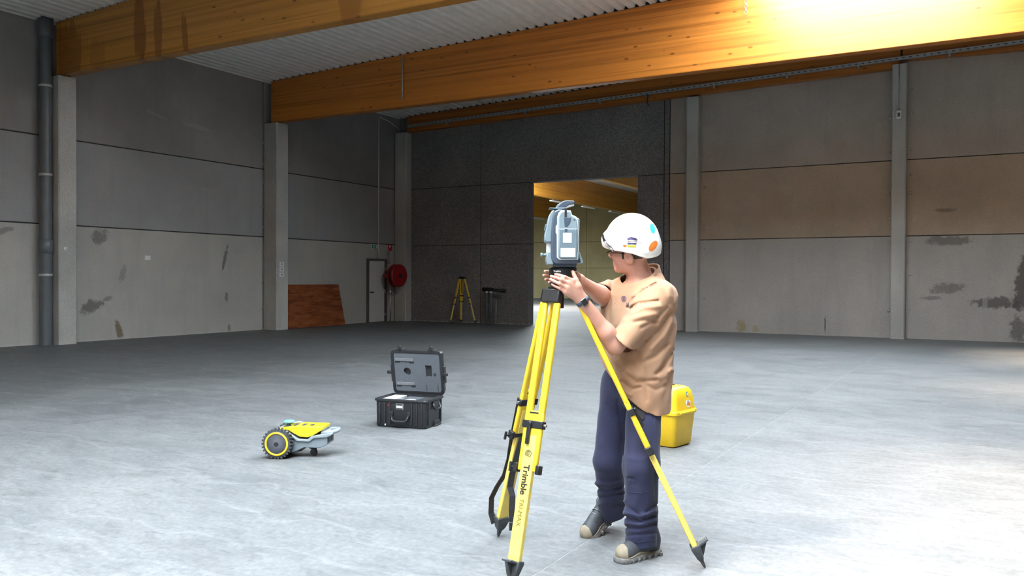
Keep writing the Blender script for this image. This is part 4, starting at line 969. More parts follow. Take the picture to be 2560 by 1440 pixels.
decal('sticker', [(.056, .360), (.074, .368), (.072, .398), (.060, .39)], .0035, 'sticker_grey', yl_)
# ------------------------------------------------------------------ sculpting with distance fields
def clamp01(t): return np.minimum(np.maximum(t, 0), 1)
def cone(a, b, r1, r2):
    a, b = np.array(a, 'f4'), np.array(b, 'f4'); ba = b - a; l2 = float(ba @ ba) or 1e-9
    def f(x, y, z):
        t = clamp01(((x - a[0]) * ba[0] + (y - a[1]) * ba[1] + (z - a[2]) * ba[2]) / l2)
        return np.sqrt((x - a[0] - t * ba[0]) ** 2 + (y - a[1] - t * ba[1]) ** 2 + (z - a[2] - t * ba[2]) ** 2) - (r1 + t * (r2 - r1))
    m = max(r1, r2)
    return f, np.minimum(a, b) - m, np.maximum(a, b) + m
def ecap(a, b, s1, s2, side):
    """limb with oval section: s = (half width along side, half depth)"""
    a, b = np.array(a, 'f4'), np.array(b, 'f4'); ba = b - a; L = float(np.linalg.norm(ba)); t_ = ba / L
    sd = np.array(side, 'f4'); sd = sd - t_ * (sd @ t_); sd /= np.linalg.norm(sd); od = np.cross(t_, sd)
    def f(x, y, z):
        px, py, pz = x - a[0], y - a[1], z - a[2]
        ax = px * t_[0] + py * t_[1] + pz * t_[2]; t = clamp01(ax / L)
        e = ax - t * L
        s = px * sd[0] + py * sd[1] + pz * sd[2]; o = px * od[0] + py * od[1] + pz * od[2]
        w = s1[0] + t * (s2[0] - s1[0]); d = s1[1] + t * (s2[1] - s1[1]); m = np.minimum(w, d)
        return (np.sqrt((s / w) ** 2 + (o / d) ** 2 + (e / m) ** 2) - 1) * m
    mm = max(*s1, *s2)
    return f, np.minimum(a, b) - mm, np.maximum(a, b) + mm
def ell(c, r, R=None):
    c = np.array(c, 'f4'); r = np.array(r, 'f4'); R = np.eye(3) if R is None else np.array(R)   # rows of R = local axes
    def f(x, y, z):
        d = (x - c[0], y - c[1], z - c[2]); q = [d[0] * R[i][0] + d[1] * R[i][1] + d[2] * R[i][2] for i in range(3)]
        k0 = np.sqrt((q[0] / r[0]) ** 2 + (q[1] / r[1]) ** 2 + (q[2] / r[2]) ** 2)
        k1 = np.sqrt((q[0] / r[0] ** 2) ** 2 + (q[1] / r[1] ** 2) ** 2 + (q[2] / r[2] ** 2) ** 2) + 1e-6
        return k0 * (k0 - 1) / k1
    m = float(r.max())
    return f, c - m, c + m
def smin(a, b, k):
    if k <= 0: return np.minimum(a, b)
    h = np.maximum(k - np.abs(a - b), 0) / k
    return np.minimum(a, b) - h * h * k * 0.25
class Field:
    def __init__(s, lo, hi, h):
        s.h = h; s.lo = np.array(lo, 'f4'); n = np.ceil((np.array(hi) - s.lo) / h).astype(int) + 1
        s.n = n; s.d = np.full(tuple(n), 0.5, 'f4')
    def sl(s, lo, hi, m):
        a = np.maximum(((lo - m - s.lo) / s.h).astype(int), 0); b = np.minimum(((hi + m - s.lo) / s.h).astype(int) + 2, s.n)
        return tuple(slice(int(i), int(max(i, j))) for i, j in zip(a, b))
    def xyz(s, sl=None):
        sl = sl or (slice(None),) * 3
        ax = [s.lo[i] + s.h * np.arange(s.n[i], dtype='f4')[sl[i]] for i in range(3)]
        return ax[0][:, None, None], ax[1][None, :, None], ax[2][None, None, :]
    def add(s, prim, k=0.0, m=0.03):
        f, lo, hi = prim; sl = s.sl(lo, hi, m + k); v = f(*s.xyz(sl)).astype('f4'); s.d[sl] = smin(s.d[sl], v, k); return s
    def cut(s, prim, k=0.0, m=0.03):
        f, lo, hi = prim; sl = s.sl(lo, hi, m + k); v = f(*s.xyz(sl)).astype('f4'); s.d[sl] = -smin(-s.d[sl], v, k); return s
    def plane(s, p, n):
        """keep the side the normal points away from"""
        x, y, z = s.xyz(); s.d = np.maximum(s.d, ((x - p[0]) * n[0] + (y - p[1]) * n[1] + (z - p[2]) * n[2]).astype('f4')); return s
    def mesh(s, name, off=(0, 0, 0)):
        """naive surface nets"""
        d = s.d; nx, ny, nz = d.shape; neg = d < 0
        cnt = np.zeros((nx - 1, ny - 1, nz - 1), 'i1')
        for i in (0, 1):
            for j in (0, 1):
                for k in (0, 1): cnt += neg[i:nx - 1 + i, j:ny - 1 + j, k:nz - 1 + k]
        act = np.argwhere((cnt > 0) & (cnt < 8)); n = len(act)
        idx = -np.ones(cnt.shape, 'i4'); idx[tuple(act.T)] = np.arange(n)
        acc = np.zeros((n, 3)); num = np.zeros(n)
        cor = [(i, j, k) for i in (0, 1) for j in (0, 1) for k in (0, 1)]
        val = {c: d[act[:, 0] + c[0], act[:, 1] + c[1], act[:, 2] + c[2]].astype('f8') for c in cor}
        for c in cor:
            for a in range(3):
                if c[a] == 0:
                    e = list(c); e[a] = 1; v0, v1 = val[c], val[tuple(e)]
                    mk = (v0 < 0) != (v1 < 0); t = np.where(mk, v0 / np.where(mk, v0 - v1, 1), 0)
                    p = np.tile(np.array(c, 'f8'), (n, 1)); p[:, a] = t
                    acc[mk] += p[mk]; num[mk] += 1
        P = (act + acc / num[:, None]) * s.h + s.lo - np.array(off)
        quads = []
        for a in range(3):
            b, c = (a + 1) % 3, (a + 2) % 3
            lo = [slice(None)] * 3; hi = [slice(None)] * 3; lo[a] = slice(0, -1); hi[a] = slice(1, None)
            sg = neg[tuple(lo)] != neg[tuple(hi)]; e = np.argwhere(sg)
            ok = (e[:, b] > 0) & (e[:, c] > 0) & (e[:, b] < d.shape[b] - 1) & (e[:, c] < d.shape[c] - 1); e = e[ok]
            fl_ = neg[tuple(e.T)]
            def g(db, dc):
                q = e.copy(); q[:, b] -= db; q[:, c] -= dc; return idx[tuple(q.T)]
            q = np.stack([g(1, 1), g(0, 1), g(0, 0), g(1, 0)], 1); q[~fl_] = q[~fl_][:, ::-1]; quads.append(q)
        Q = np.concatenate(quads).astype('i4')
        me = bpy.data.meshes.new(name); me.vertices.add(n); me.vertices.foreach_set('co', P.astype('f4').ravel())
        me.loops.add(Q.size); me.loops.foreach_set('vertex_index', Q.ravel())
        me.polygons.add(len(Q)); me.polygons.foreach_set('loop_start', np.arange(0, Q.size, 4, dtype='i4')); me.polygons.foreach_set('loop_total', np.full(len(Q), 4, 'i4'))
        me.update(calc_edges=True); me.validate()
        me.polygons.foreach_set('use_smooth', np.ones(len(Q), bool))
        return me

# ------------------------------------------------------------------ person: frame of the figure
def at_px(px, py, Y):
    d = _fw + _R * ((px - 1280) / F_PX) - _UP * ((py - 720) / F_PX)
    return np.array(Vector((0, 0, CAM_H)) + d * (Y / d.y))
def px_of(x, y, z):
    dx, dy, dz = x, y, z - CAM_H
    w = dx * _fw.x + dy * _fw.y + dz * _fw.z
    return 1280 + F_PX * (dx * _R.x + dy * _R.y + dz * _R.z) / w, 720 - F_PX * (dx * _UP.x + dy * _UP.y + dz * _UP.z) / w
ORG = (0.63, 4.66, 0.0)
person = thing('person', 'worker in tan t-shirt, navy trousers and white helmet adjusting the instrument', 'person', Matrix.Translation(ORG))
FB = np.array((-.78, -.626, 0)); LBd = np.array((.626, -.78, 0)); UPZ = np.array((0, 0, 1.0))
# skin, cloth and other materials
t = NT('skin', 0.5); n1 = t.noise(t.obj(), 14, 4, 0.6); n2 = t.noise(t.obj(), 240, 2, 0.6)
c = t.ramp(n1, [(0.3, (0.50, 0.250, 0.180)), (0.7, (0.58, 0.315, 0.235))])
t.color(c); t.bump(n2, 0.08, 0.001); t.b.inputs['Subsurface Weight'].default_value = 0.06
t.b.inputs['Subsurface Radius'].default_value = (0.02, 0.008, 0.004); M['skin'] = t.m
def cloth(name, c, var, weave, rough=0.9, fade=None):
    t = NT(name, rough); big = t.noise(t.obj(), 7, 4, 0.6); fine = t.noise(t.obj(), weave, 2, 0.6)
    cc = t.ramp(big, [(0.3, tuple(x * (1 - var) for x in c[:3])), (0.7, tuple(x * (1 + var) for x in c[:3]))])
    if fade: cc = t.mix(t.math('MULTIPLY', t.maprange(t.noise(t.obj(), 16, 4, 0.7), 0.52, 0.75), 0.4), cc, fade)
    t.color(cc); t.bump(fine, 0.15, 0.001); t.b.inputs['Sheen Weight'].default_value = 0.1; M[name] = t.m
cloth('shirt_tan', G(0.335, 0.192, 0.113), 0.05, 500)
cloth('trousers_navy', G(0.019, 0.022, 0.060), 0.12, 420, fade=G(0.036, 0.042, 0.092))
simple('helmet_white', G(0.80, 0.81, 0.80), 0.28, 0, 0.02, 6)
simple('hair_dark', G(0.055, 0.042, 0.035), 0.75, 0, 0.5, 180, 0.5)
simple('shoe_upper', G(0.050, 0.054, 0.062), 0.6, 0, 0.25, 60, 0.2)
simple('shoe_beige', G(0.27, 0.225, 0.16), 0.7, 0, 0.2, 40, 0.2)
simple('shoe_sole', G(0.16, 0.155, 0.15), 0.8, 0, 0.4, 70)
simple('watch_black', G(0.008, 0.008, 0.010), 0.12)
simple('watch_band', G(0.06, 0.085, 0.12), 0.6)
simple('watch_case', G(0.25, 0.27, 0.28), 0.3, 0.6)
simple('frame_black', G(0.012, 0.012, 0.014), 0.35)
simple('eye_white', G(0.7, 0.68, 0.65), 0.2)
simple('iris_brown', G(0.06, 0.03, 0.015), 0.2)
simple('logo_purple', G(0.09, 0.06, 0.11), 0.8)
simple('sticker_purple', G(0.055, 0.05, 0.14), 0.5)
simple('sticker_cyan', G(0.05, 0.60, 0.68), 0.4)
simple('sticker_lime', G(0.62, 0.66, 0.05), 0.5)
simple('sticker_teal', G(0.25, 0.62, 0.58), 0.5)
t = NT('lens_clear', 0.05); tbs = t.n('ShaderNodeBsdfTransparent'); gls = t.n('ShaderNodeBsdfGlossy'); gls.inputs['Roughness'].default_value = 0.05
mxs = t.n('ShaderNodeMixShader'); mxs.inputs[0].default_value = 0.12; t.l(tbs.outputs[0], mxs.inputs[1]); t.l(gls.outputs[0], mxs.inputs[2]); t.l(mxs.outputs[0], t.t.nodes['Material Output'].inputs['Surface']); M['lens_clear'] = t.m

# head frame: x towards the face, y to his left, z up
HC = np.array((0.655, 4.665, 1.655))
hu = np.array((-.10, -.30, .95)); hu /= np.linalg.norm(hu)
hf = np.array((-.90, .40, .05)); hf = hf - hu * (hf @ hu); hf /= np.linalg.norm(hf)
hl = np.cross(hu, hf)
HR = [hf, hl, hu]
def hp(x, y, z): return HC + hf * x + hl * y + hu * z
# joints
SH_L, EL_L, WR_L = np.array((.785, 4.545, 1.395)), np.array((.545, 4.430, 1.150)), at_px(1453, 748, 4.355)
SH_R, EL_R, WR_R = np.array((.590, 4.835, 1.415)), at_px(1519, 748, 4.73), at_px(1450, 702, 4.545)
NECK = np.array((.722, 4.692, 1.535))

body = Field((.10, 4.20, .06), (.98, 5.20, 1.79), .004)
HEAD = [(ell(hp(-.008, 0, .028), (.100, .079, .098), HR), 0), (ell(hp(.026, 0, -.040), (.074, .064, .088), HR), .03), (ell(hp(.072, 0, -.103), (.026, .028, .024), HR), .03),
        (ell(hp(.000, .050, -.072), (.034, .022, .034), HR), .03), (ell(hp(.000, -.050, -.072), (.034, .022, .034), HR), .03),
        (ell(hp(.086, 0, .020), (.016, .052, .013), HR), .02), (cone(hp(.094, 0, .012), hp(.116, 0, -.026), .009, .012), .012), (ell(hp(.108, 0, -.032), (.014, .018, .010), HR), .010),
        (ell(hp(.060, .040, -.020), (.034, .026, .028), HR), .025), (ell(hp(.060, -.040, -.020), (.034, .026, .028), HR), .025),
        (ell(hp(.092, 0, -.064), (.012, .024, .007), HR), .008), (ell(hp(.091, 0, -.076), (.012, .021, .008), HR), .008)]
for p, k in HEAD: body.add(p, k)
for sg in (-1, 1):
    body.cut(ell(hp(.104, sg * .032, .004), (.016, .019, .012), HR), .012)
    # ear: shell with a hollow
    er = [hf * .93 - hu * .36, hl, hu * .93 + hf * .36]
    body.add(ell(hp(-.016, sg * .088, -.012), (.026, .014, .038), er), .004); body.add(ell(hp(-.006, sg * .080, -.042), (.010, .009, .011), er), .008)
    body.cut(ell(hp(-.011, sg * .106, -.010), (.0155, .017, .025), er), .002)
body.cut(ell(hp(.104, 0, -.0700), (.010, .022, .0016), HR), .004)
# neck with its muscles, trunk, pelvis
body.add(ecap(hp(-.022, 0, -.050), NECK - UPZ * .045, (.060, .062), (.068, .068), LBd), .03)
body.add(cone(hp(-.02, .055, -.06), NECK + FB * .045 - UPZ * .07, .016, .014), .03)
body.add(ell(NECK + np.array((.0, .0, -.085)), (.135, .085, .055), [LBd, FB, UPZ]), .05)
TR = [((.700, 4.685, 1.36), (.165, .105)), ((.692, 4.680, 1.18), (.150, .115)), ((.680, 4.680, .98), (.150, .115))]
body.add(ecap(TR[0][0], TR[1][0], TR[0][1], TR[1][1], LBd), .05); body.add(ecap(TR[1][0], TR[2][0], TR[1][1], TR[2][1], LBd), .05)
# legs inside the trousers
HIP_L, KN_L, AN_L = np.array((.745, 4.600, .90)), at_px(1602, 1165, 4.47), at_px(1606, 1352, 4.535)
HIP_R, KN_R, AN_R = np.array((.605, 4.770, .90)), at_px(1524, 1150, 4.74), at_px(1537, 1282, 5.00)
for a, b, c_ in ((HIP_L, KN_L, AN_L), (HIP_R, KN_R, AN_R)):
    body.add(cone(a, b, .078, .055), .05); body.add(cone(b, c_, .053, .038), .03)
# arms
def arm(sh, el_, wr, sd):
    body.add(cone(sh, el_, .060, .047), .03)
    mid = el_ + (wr - el_) * .28
    body.add(cone(el_, mid, .042, .046), .03); body.add(ecap(mid, wr, (.045, .044), (.031, .024), sd), .03)
arm(SH_L, EL_L, WR_L, (.3, -.2, 1)); arm(SH_R, EL_R, WR_R, (0, 0, 1))
# left hand: back of the hand towards the camera, fingers closing on the tribrach
def finger(pts, r0, r1, k=.006, start=.010):
    pts = [np.array(p) for p in pts]; n = len(pts) - 1
    for i in range(n):
        ra = r0 + (r1 - r0) * i / n; rb_ = r0 + (r1 - r0) * (i + 1) / n
        body.add(cone(pts[i], pts[i + 1], ra, rb_), start if i == 0 else .004, .015)
KN = [at_px(1431, 701, 4.325), at_px(1422, 708, 4.316), at_px(1417, 719, 4.316), at_px(1415, 731, 4.322)]
P1 = [at_px(1412, 692.5, 4.312), at_px(1403, 699, 4.305), at_px(1399, 709.5, 4.305), at_px(1399, 721, 4.312)]
P2 = [at_px(1398, 688, 4.322), at_px(1388, 693.5, 4.316), at_px(1385, 703, 4.316), at_px(1387, 715, 4.322)]
P3 = [at_px(1388.5, 686, 4.338), at_px(1377.5, 690.5, 4.333), at_px(1376, 698.5, 4.333), at_px(1380, 711, 4.338)]
body.add(ecap(WR_L, (KN[1] + KN[2]) / 2 + (WR_L - KN[1]) * .12, (.030, .021), (.038, .0135), (.4, 0, 1)), .02)
for i in range(4):
    body.add(cone(WR_L + (KN[i] - WR_L) * .35, KN[i], .014, .0112), .014)
    finger([KN[i], P1[i], P2[i], P3[i]], .0098 if i < 3 else .0088, .0074 if i < 3 else .0066)
TH0 = at_px(1446, 716, 4.335)
body.add(cone(WR_L + (TH0 - WR_L) * .4, TH0, .018, .016), .018)
finger([TH0, at_px(1441, 700, 4.338), at_px(1435.5, 688, 4.345), at_px(1432, 679.5, 4.352)], .0135, .0088, start=.012)
# right hand: behind the tribrach, finger tips showing at its left
KR = [at_px(1432, 684, 4.545), at_px(1431, 692, 4.548), at_px(1431, 701, 4.545), at_px(1433, 709, 4.540)]
body.add(ecap(WR_R, (KR[1] + KR[2]) / 2, (.030, .020), (.036, .014), (0, 0, 1)), .02)
TIP = [(1362.5, 678.5), (1359, 688.5), (1364, 698.5), (1373, 706)]
for i in range(4):
    body.add(cone(WR_R + (KR[i] - WR_R) * .4, KR[i], .014, .011), .014)
    a_, b_ = TIP[i]; r0, rq = (684, 691, 699, 706)[i], 0
    finger([KR[i], at_px(1408, r0, 4.560), at_px(1384, b_ + 2, 4.542), at_px(a_, b_, 4.500)], .0098, .0080)
finger([at_px(1446, 695, 4.53), at_px(1447, 688, 4.508), at_px(1441.5, 683, 4.480)], .013, .0092, start=.014)
bo = link('body', body.mesh('body', ORG), 'skin', person); tag(bo, 'bare skin of face, neck, forearms and hands')
del body
# eyes, nails
for sg in (-1, 1):
    e_ = MB().lathe([(0.0005, -.0115), (.007, -.009), (.0112, -.003), (.0112, .003), (.007, .009), (.0005, .0115)], Vector(hp(.084, sg * .032, .004)) - Vector(ORG), Vector(hf), 16).build('eye', 'eye_white', person, smooth=True)
    MB().lathe([(0.0005, .0116), (.0045, .0109), (.0050, .0100)], Vector(hp(.084, sg * .032, .004)) - Vector(ORG), Vector(hf), 12).build('iris', 'iris_brown', e_, smooth=True)

# hair below the helmet
hair = Field(hp(0, 0, 0) - .16, hp(0, 0, 0) + .16, .004)
for p, k in HEAD[:2]: hair.add(p, k)
hair.d -= .0045
x, y, z = hair.xyz(); lx = (x - HC[0]) * hf[0] + (y - HC[1]) * hf[1] + (z - HC[2]) * hf[2]; lz = (x - HC[0]) * hu[0] + (y - HC[1]) * hu[1] + (z - HC[2]) * hu[2]
lowback = np.maximum(lx + .030, -(lz + .045 + .35 * (lx + .03)))
burn = np.maximum(np.abs(lx - .017) - .010, -(lz + .026))
hair.d = np.maximum(hair.d, np.minimum(np.minimum(lowback, burn), -(lz - .03))).astype('f4')
link('hair', hair.mesh('hair', ORG), 'hair_dark', person)
del hair

# ------------------------------------------------------------------ t-shirt
def px_seg(pxa, pya, a, b):
    """distance in photo-scale pixels (about 2.2 mm) from points to a fold line"""
    ax, ay = a; bx, by = b; l2 = (bx - ax) ** 2 + (by - ay) ** 2
    t = clamp01(((pxa - ax) * (bx - ax) + (pya - ay) * (by - ay)) / l2)
    return np.sqrt((pxa - ax - t * (bx - ax)) ** 2 + (pya - ay - t * (by - ay)) ** 2), t
def fold(F_, P, w, amp):
    x, y, z = F_.xyz(); U_, V_ = px_of(x, y, z); best = None
    g = np.zeros(F_.d.shape, 'f4')
    for a, b in zip(P[:-1], P[1:]):
        d, t = px_seg(U_, V_, a, b); g = np.maximum(g, np.exp(-(d / w) ** 2).astype('f4'))
    F_.d -= amp * g
shirt = Field((.36, 4.28, .77), (1.0, 5.08, 1.64), .004)
SEC = [(.70, .670, 4.668, .226, .164), (.88, .673, 4.670, .226, .166), (1.00, .682, 4.676, .222, .172), (1.12, .692, 4.680, .222, .172), (1.25, .697, 4.682, .230, .165), (1.34, .704, 4.686, .232, .152), (1.41, .710, 4.690, .222, .138), (1.46, .716, 4.693, .190, .120), (1.50, .722, 4.696, .142, .103), (1.535, .728, 4.698, .104, .088), (1.62, .734, 4.700, .072, .072)]
x, y, z = shirt.xyz(); zz = z.ravel(); S_ = np.array(SEC)
cxs, cys, rl, rf_ = (np.interp(zz, S_[:, 0], S_[:, i])[None, None, :] for i in (1, 2, 3, 4))
dl = (x - cxs) * LBd[0] + (y - cys) * LBd[1]; df = (x - cxs) * FB[0] + (y - cys) * FB[1]
shirt.d = (((np.abs(dl) / rl) ** 2.4 + (np.abs(df) / rf_) ** 2.4) ** (1 / 2.4) - 1).astype('f4') * np.minimum(rl, rf_).astype('f4') * 0.92
SLV_L = at_px(1562, 851, 4.44)
shirt.add(ecap(SH_L + (SH_L - SLV_L) * .05, SLV_L + (SLV_L - SH_L) * .15, (.090, .086), (.090, .070), (.5, 0, .6)), .055, .06)
SLV_R = at_px(1511, 735, 4.765)
shirt.add(ecap(SH_R, SLV_R + (SLV_R - SH_R) * .3, (.080, .085), (.066, .070), (0, .3, 1)), .06, .06)
# folds: valleys negative, ridges positive
for P, w, a in [([(1569, 768), (1581, 747), (1606, 725), (1640, 708)], 3.2, -.010), ([(1573, 762), (1592, 738), (1620, 718)], 5, .006), ([(1574, 771), (1597, 757), (1645, 752)], 3.5, -.008), ([(1580, 782), (1610, 768), (1650, 766)], 6, .005),
                ([(1586, 806), (1612, 800), (1642, 806)], 4.5, -.005), ([(1560, 800), (1600, 790), (1640, 786)], 6, .004), ([(1604, 820), (1640, 800), (1668, 770)], 5, -.005), ([(1618, 850), (1650, 822), (1676, 780)], 5, -.006),
                ([(1630, 872), (1660, 840), (1682, 800)], 6, .005), ([(1604, 905), (1640, 890), (1668, 862)], 7, -.007), ([(1640, 935), (1662, 915), (1680, 880)], 6, -.008), ([(1650, 945), (1668, 935), (1678, 925)], 6, .010),
                ([(1586, 700), (1610, 692), (1640, 690)], 4, -.004), ([(1645, 690), (1660, 720), (1672, 760)], 6, -.004), ([(1520, 690), (1514, 770), (1514, 860)], 6, .004), ([(1532, 690), (1526, 770), (1522, 850)], 5, -.005),
                ([(1548, 720), (1541, 790), (1530, 850)], 7, .004), ([(1560, 930), (1590, 955), (1640, 950), (1668, 935)], 5, -.007), ([(1556, 955), (1580, 972), (1600, 968)], 5, -.007), ([(1550, 970), (1575, 988)], 5, .005), ([(1530, 880), (1560, 930), (1600, 940)], 8, .005),
                ([(1610, 960), (1640, 975), (1662, 965)], 6, -.004), ([(1660, 700), (1684, 740), (1686, 800)], 5, -.004), ([(1600, 880), (1616, 940), (1618, 1000)], 5, -.003)]:
    fold(shirt, P, w, a * (1.1 if a < 0 else 1.3))
# a soft overall rumple
x, y, z = shirt.xyz()
shirt.d += (.0022 * np.sin(38 * z + 9 * np.sin(7 * x + 5 * y)) * np.sin(21 * x - 17 * y + 11 * z)).astype('f4')
inner = shirt.d + .0075
# openings: neck, hem, sleeves
shirt.d = np.maximum(shirt.d, -inner)
shirt.cut(ell(NECK + np.array((-.008, -.004, .022)), (.082, .088, .062), [LBd, FB * .87 - UPZ * .49, UPZ * .87 + FB * .49]))
x, y, z = shirt.xyz(); pn = UPZ * .87 + FB * .49; pq = NECK + UPZ * .004
top = ((x - pq[0]) * pn[0] + (y - pq[1]) * pn[1] + (z - pq[2]) * pn[2])
shirt.d = np.where(np.sqrt((x - NECK[0]) ** 2 + (y - NECK[1]) ** 2) + 0 * z < .118, np.maximum(shirt.d, top), shirt.d).astype('f4')
na = np.array((-.60, .24, -.76)); na /= np.linalg.norm(na)
x, y, z = shirt.xyz()
far_l = ((x - SLV_L[0]) * na[0] + (y - SLV_L[1]) * na[1] + (z - SLV_L[2]) * na[2])
near_arm = np.sqrt((x - SLV_L[0]) ** 2 + (y - SLV_L[1]) ** 2 + (z - SLV_L[2]) ** 2) - .13
trunk = (((np.abs(dl) / rl) ** 2.4 + (np.abs(df) / rf_) ** 2.4) ** (1 / 2.4) - 1.05)
shirt.d = np.where((far_l > 0) & (near_arm < .04) & (trunk > 0), np.maximum(shirt.d, far_l), shirt.d).astype('f4')
nb = (SLV_R - SH_R) / np.linalg.norm(SLV_R - SH_R); nb = np.array((-.55, -.45, -.6)); nb /= np.linalg.norm(nb)
far_r = ((x - SLV_R[0]) * nb[0] + (y - SLV_R[1]) * nb[1] + (z - SLV_R[2]) * nb[2])
near_r = np.sqrt((x - SLV_R[0]) ** 2 + (y - SLV_R[1]) ** 2 + (z - SLV_R[2]) ** 2)
shirt.d = np.where((far_r > 0) & (near_r < .15) & (trunk > 0), np.maximum(shirt.d, far_r), shirt.d).astype('f4')
# hem: higher at the front, lowest at his left side
h1, h2, h3 = at_px(1515, 930, 4.60), at_px(1606, 1011, 4.50), at_px(1668, 990, 4.66)
hn = np.cross(h2 - h1, h3 - h1); hn /= np.linalg.norm(hn); hn = hn if hn[2] < 0 else -hn
shirt.plane(h2, hn)
so = link('t_shirt', shirt.mesh('t_shirt', ORG), 'shirt_tan', person)
del shirt
cr = MB(); nr_ = [LBd, FB * .87 - UPZ * .49, UPZ * .87 + FB * .49]; cc_ = NECK + np.array((-.002, -.002, -.016)) - np.array(ORG)
cr.tube([Vector(cc_ + nr_[0] * .0840 * math.cos(q) + nr_[1] * .088 * math.sin(q)) for q in [2 * math.pi * i / 40 for i in range(41)]], .0075, 8, cap=False)
cr.build('collar', 'shirt_tan', so, smooth=True)
sb_ = BVHTree.FromPolygons([v.co + Vector(ORG) for v in so.data.vertices], [tuple(p.vertices) for p in so.data.polygons])
def rayhit(bvh, px, py):
    d = (_fw + _R * ((px - 1280) / F_PX) - _UP * ((py - 720) / F_PX)).normalized()
    p, n, i, ds = bvh.ray_cast(Vector((0, 0, CAM_H)), d)
    return (p, n if n.dot(d) < 0 else -n) if p is not None else (None, None)
def patch(name, bvh, poly, mat, par, off=.0012, rings=4):
    """thin print or sticker laid on the surface under it"""
    n = len(poly); cx = sum(p[0] for p in poly) / n; cy = sum(p[1] for p in poly) / n; R_ = []
    for k in range(rings + 1):
        s = 1 - k / rings * .985; ring = []
        for p in poly:
            h, nn = rayhit(bvh, cx + (p[0] - cx) * s, cy + (p[1] - cy) * s)
            if h is None: return None
            ring.append(h + nn * off - Vector(ORG))
        R_.append(ring)
    return MB().loft(R_, cap=False).build(name, mat, par, smooth=True)
def line_on(name, bvh, pts, r, mat, par, off=.001, n=8, close=False):
    P = []
    for a, b in zip(pts[:-1], pts[1:]):
        for i in range(n):
            h, nn = rayhit(bvh, a[0] + (b[0] - a[0]) * i / n, a[1] + (b[1] - a[1]) * i / n)
            if h is not None: P.append(h + nn * off - Vector(ORG))
    h, nn = rayhit(bvh, *pts[-1])
    if h is not None: P.append(h + nn * off - Vector(ORG))
    if len(P) > 2: return MB().tube(P, r, 6).build(name, mat, par, smooth=True)
# chest emblem and the start of its lettering
circ = lambda cx, cy, r, n=16, sx=1: [(cx + r * sx * math.cos(2 * math.pi * i / n), cy + r * math.sin(2 * math.pi * i / n)) for i in range(n + 1)]
line_on('emblem', sb_, circ(1559.5, 747, 6.6, 14, .9), .0014, 'logo_purple', so, n=2)
line_on('emblem', sb_, circ(1559.5, 747, 3.2, 10, .9), .0014, 'logo_purple', so, n=2)
line_on('emblem', sb_, [(1555, 742), (1564, 752)], .0014, 'logo_purple', so); line_on('emblem', sb_, [(1563, 741), (1556, 753)], .0014, 'logo_purple', so)
patch('lettering', sb_, [(1566.5, 757), (1568, 756), (1568, 763), (1566.5, 764)], 'logo_purple', so)
patch('lettering', sb_, [(1569.5, 757), (1572, 757), (1572, 766), (1569.5, 766)], 'logo_purple', so)

# ------------------------------------------------------------------ trousers
tr_ = Field((.40, 4.25, .02), (1.0, 5.30, 1.10), .0045)
tr_.add(ecap((.684, 4.68, 1.02), (.684, 4.68, .90), (.168, .128), (.175, .132), LBd), 0, .05)
C_L, C_R = at_px(1604, 1345, 4.53), at_px(1531, 1272, 4.985)
tr_.add(ecap(HIP_L + np.array((-.012, .008, .02)), KN_L, (.094, .100), (.094, .100), LBd), .04, .06); tr_.add(ecap(KN_L, at_px(1603, 1372, 4.54), (.092, .098), (.083, .088), LBd), .03, .06)
tr_.add(ecap(HIP_R, KN_R, (.092, .100), (.086, .092), LBd), .05, .06); tr_.add(ecap(KN_R, at_px(1533, 1300, 5.0), (.084, .088), (.080, .082), LBd), .03, .06)
for P, w, a in [([(1563, 1292), (1600, 1305), (1636, 1290)], 4, -.012), ([(1560, 1282), (1600, 1292), (1640, 1278)], 5, .010), ([(1566, 1318), (1600, 1322), (1638, 1310)], 3.5, -.010), ([(1564, 1308), (1600, 1312), (1638, 1300)], 4, .007), ([(1566, 1338), (1600, 1336), (1638, 1332)], 4, -.006),
                ([(1560, 1262), (1585, 1276), (1600, 1296)], 4, -.007), ([(1640, 1262), (1615, 1280)], 4, -.008), ([(1486, 1218), (1520, 1228), (1556, 1216)], 4, -.010), ([(1482, 1208), (1520, 1212), (1550, 1206)], 5, .012), ([(1490, 1246), (1525, 1240), (1560, 1232)], 4, -.009), ([(1492, 1262), (1530, 1258), (1562, 1252)], 4, .005),
                ([(1556, 1060), (1560, 1140), (1562, 1220)], 5, -.006), ([(1632, 1040), (1636, 1120), (1638, 1240)], 3, -.004), ([(1560, 1145), (1600, 1150), (1630, 1140)], 6, .004), ([(1568, 1195), (1582, 1196)], 4, -.006), ([(1545, 1000), (1550, 1050), (1556, 1100)], 5, -.006), ([(1520, 1010), (1540, 1040)], 5, -.004)]:
    fold(tr_, P, w, a)
x, y, z = tr_.xyz(); tr_.d += (.0018 * np.sin(30 * z + 5 * np.sin(14 * x)) * np.sin(24 * x + 19 * y + 8 * z)).astype('f4')
dcl = tr_.d.copy()
tr_.d = np.maximum(dcl, -(dcl + .009))
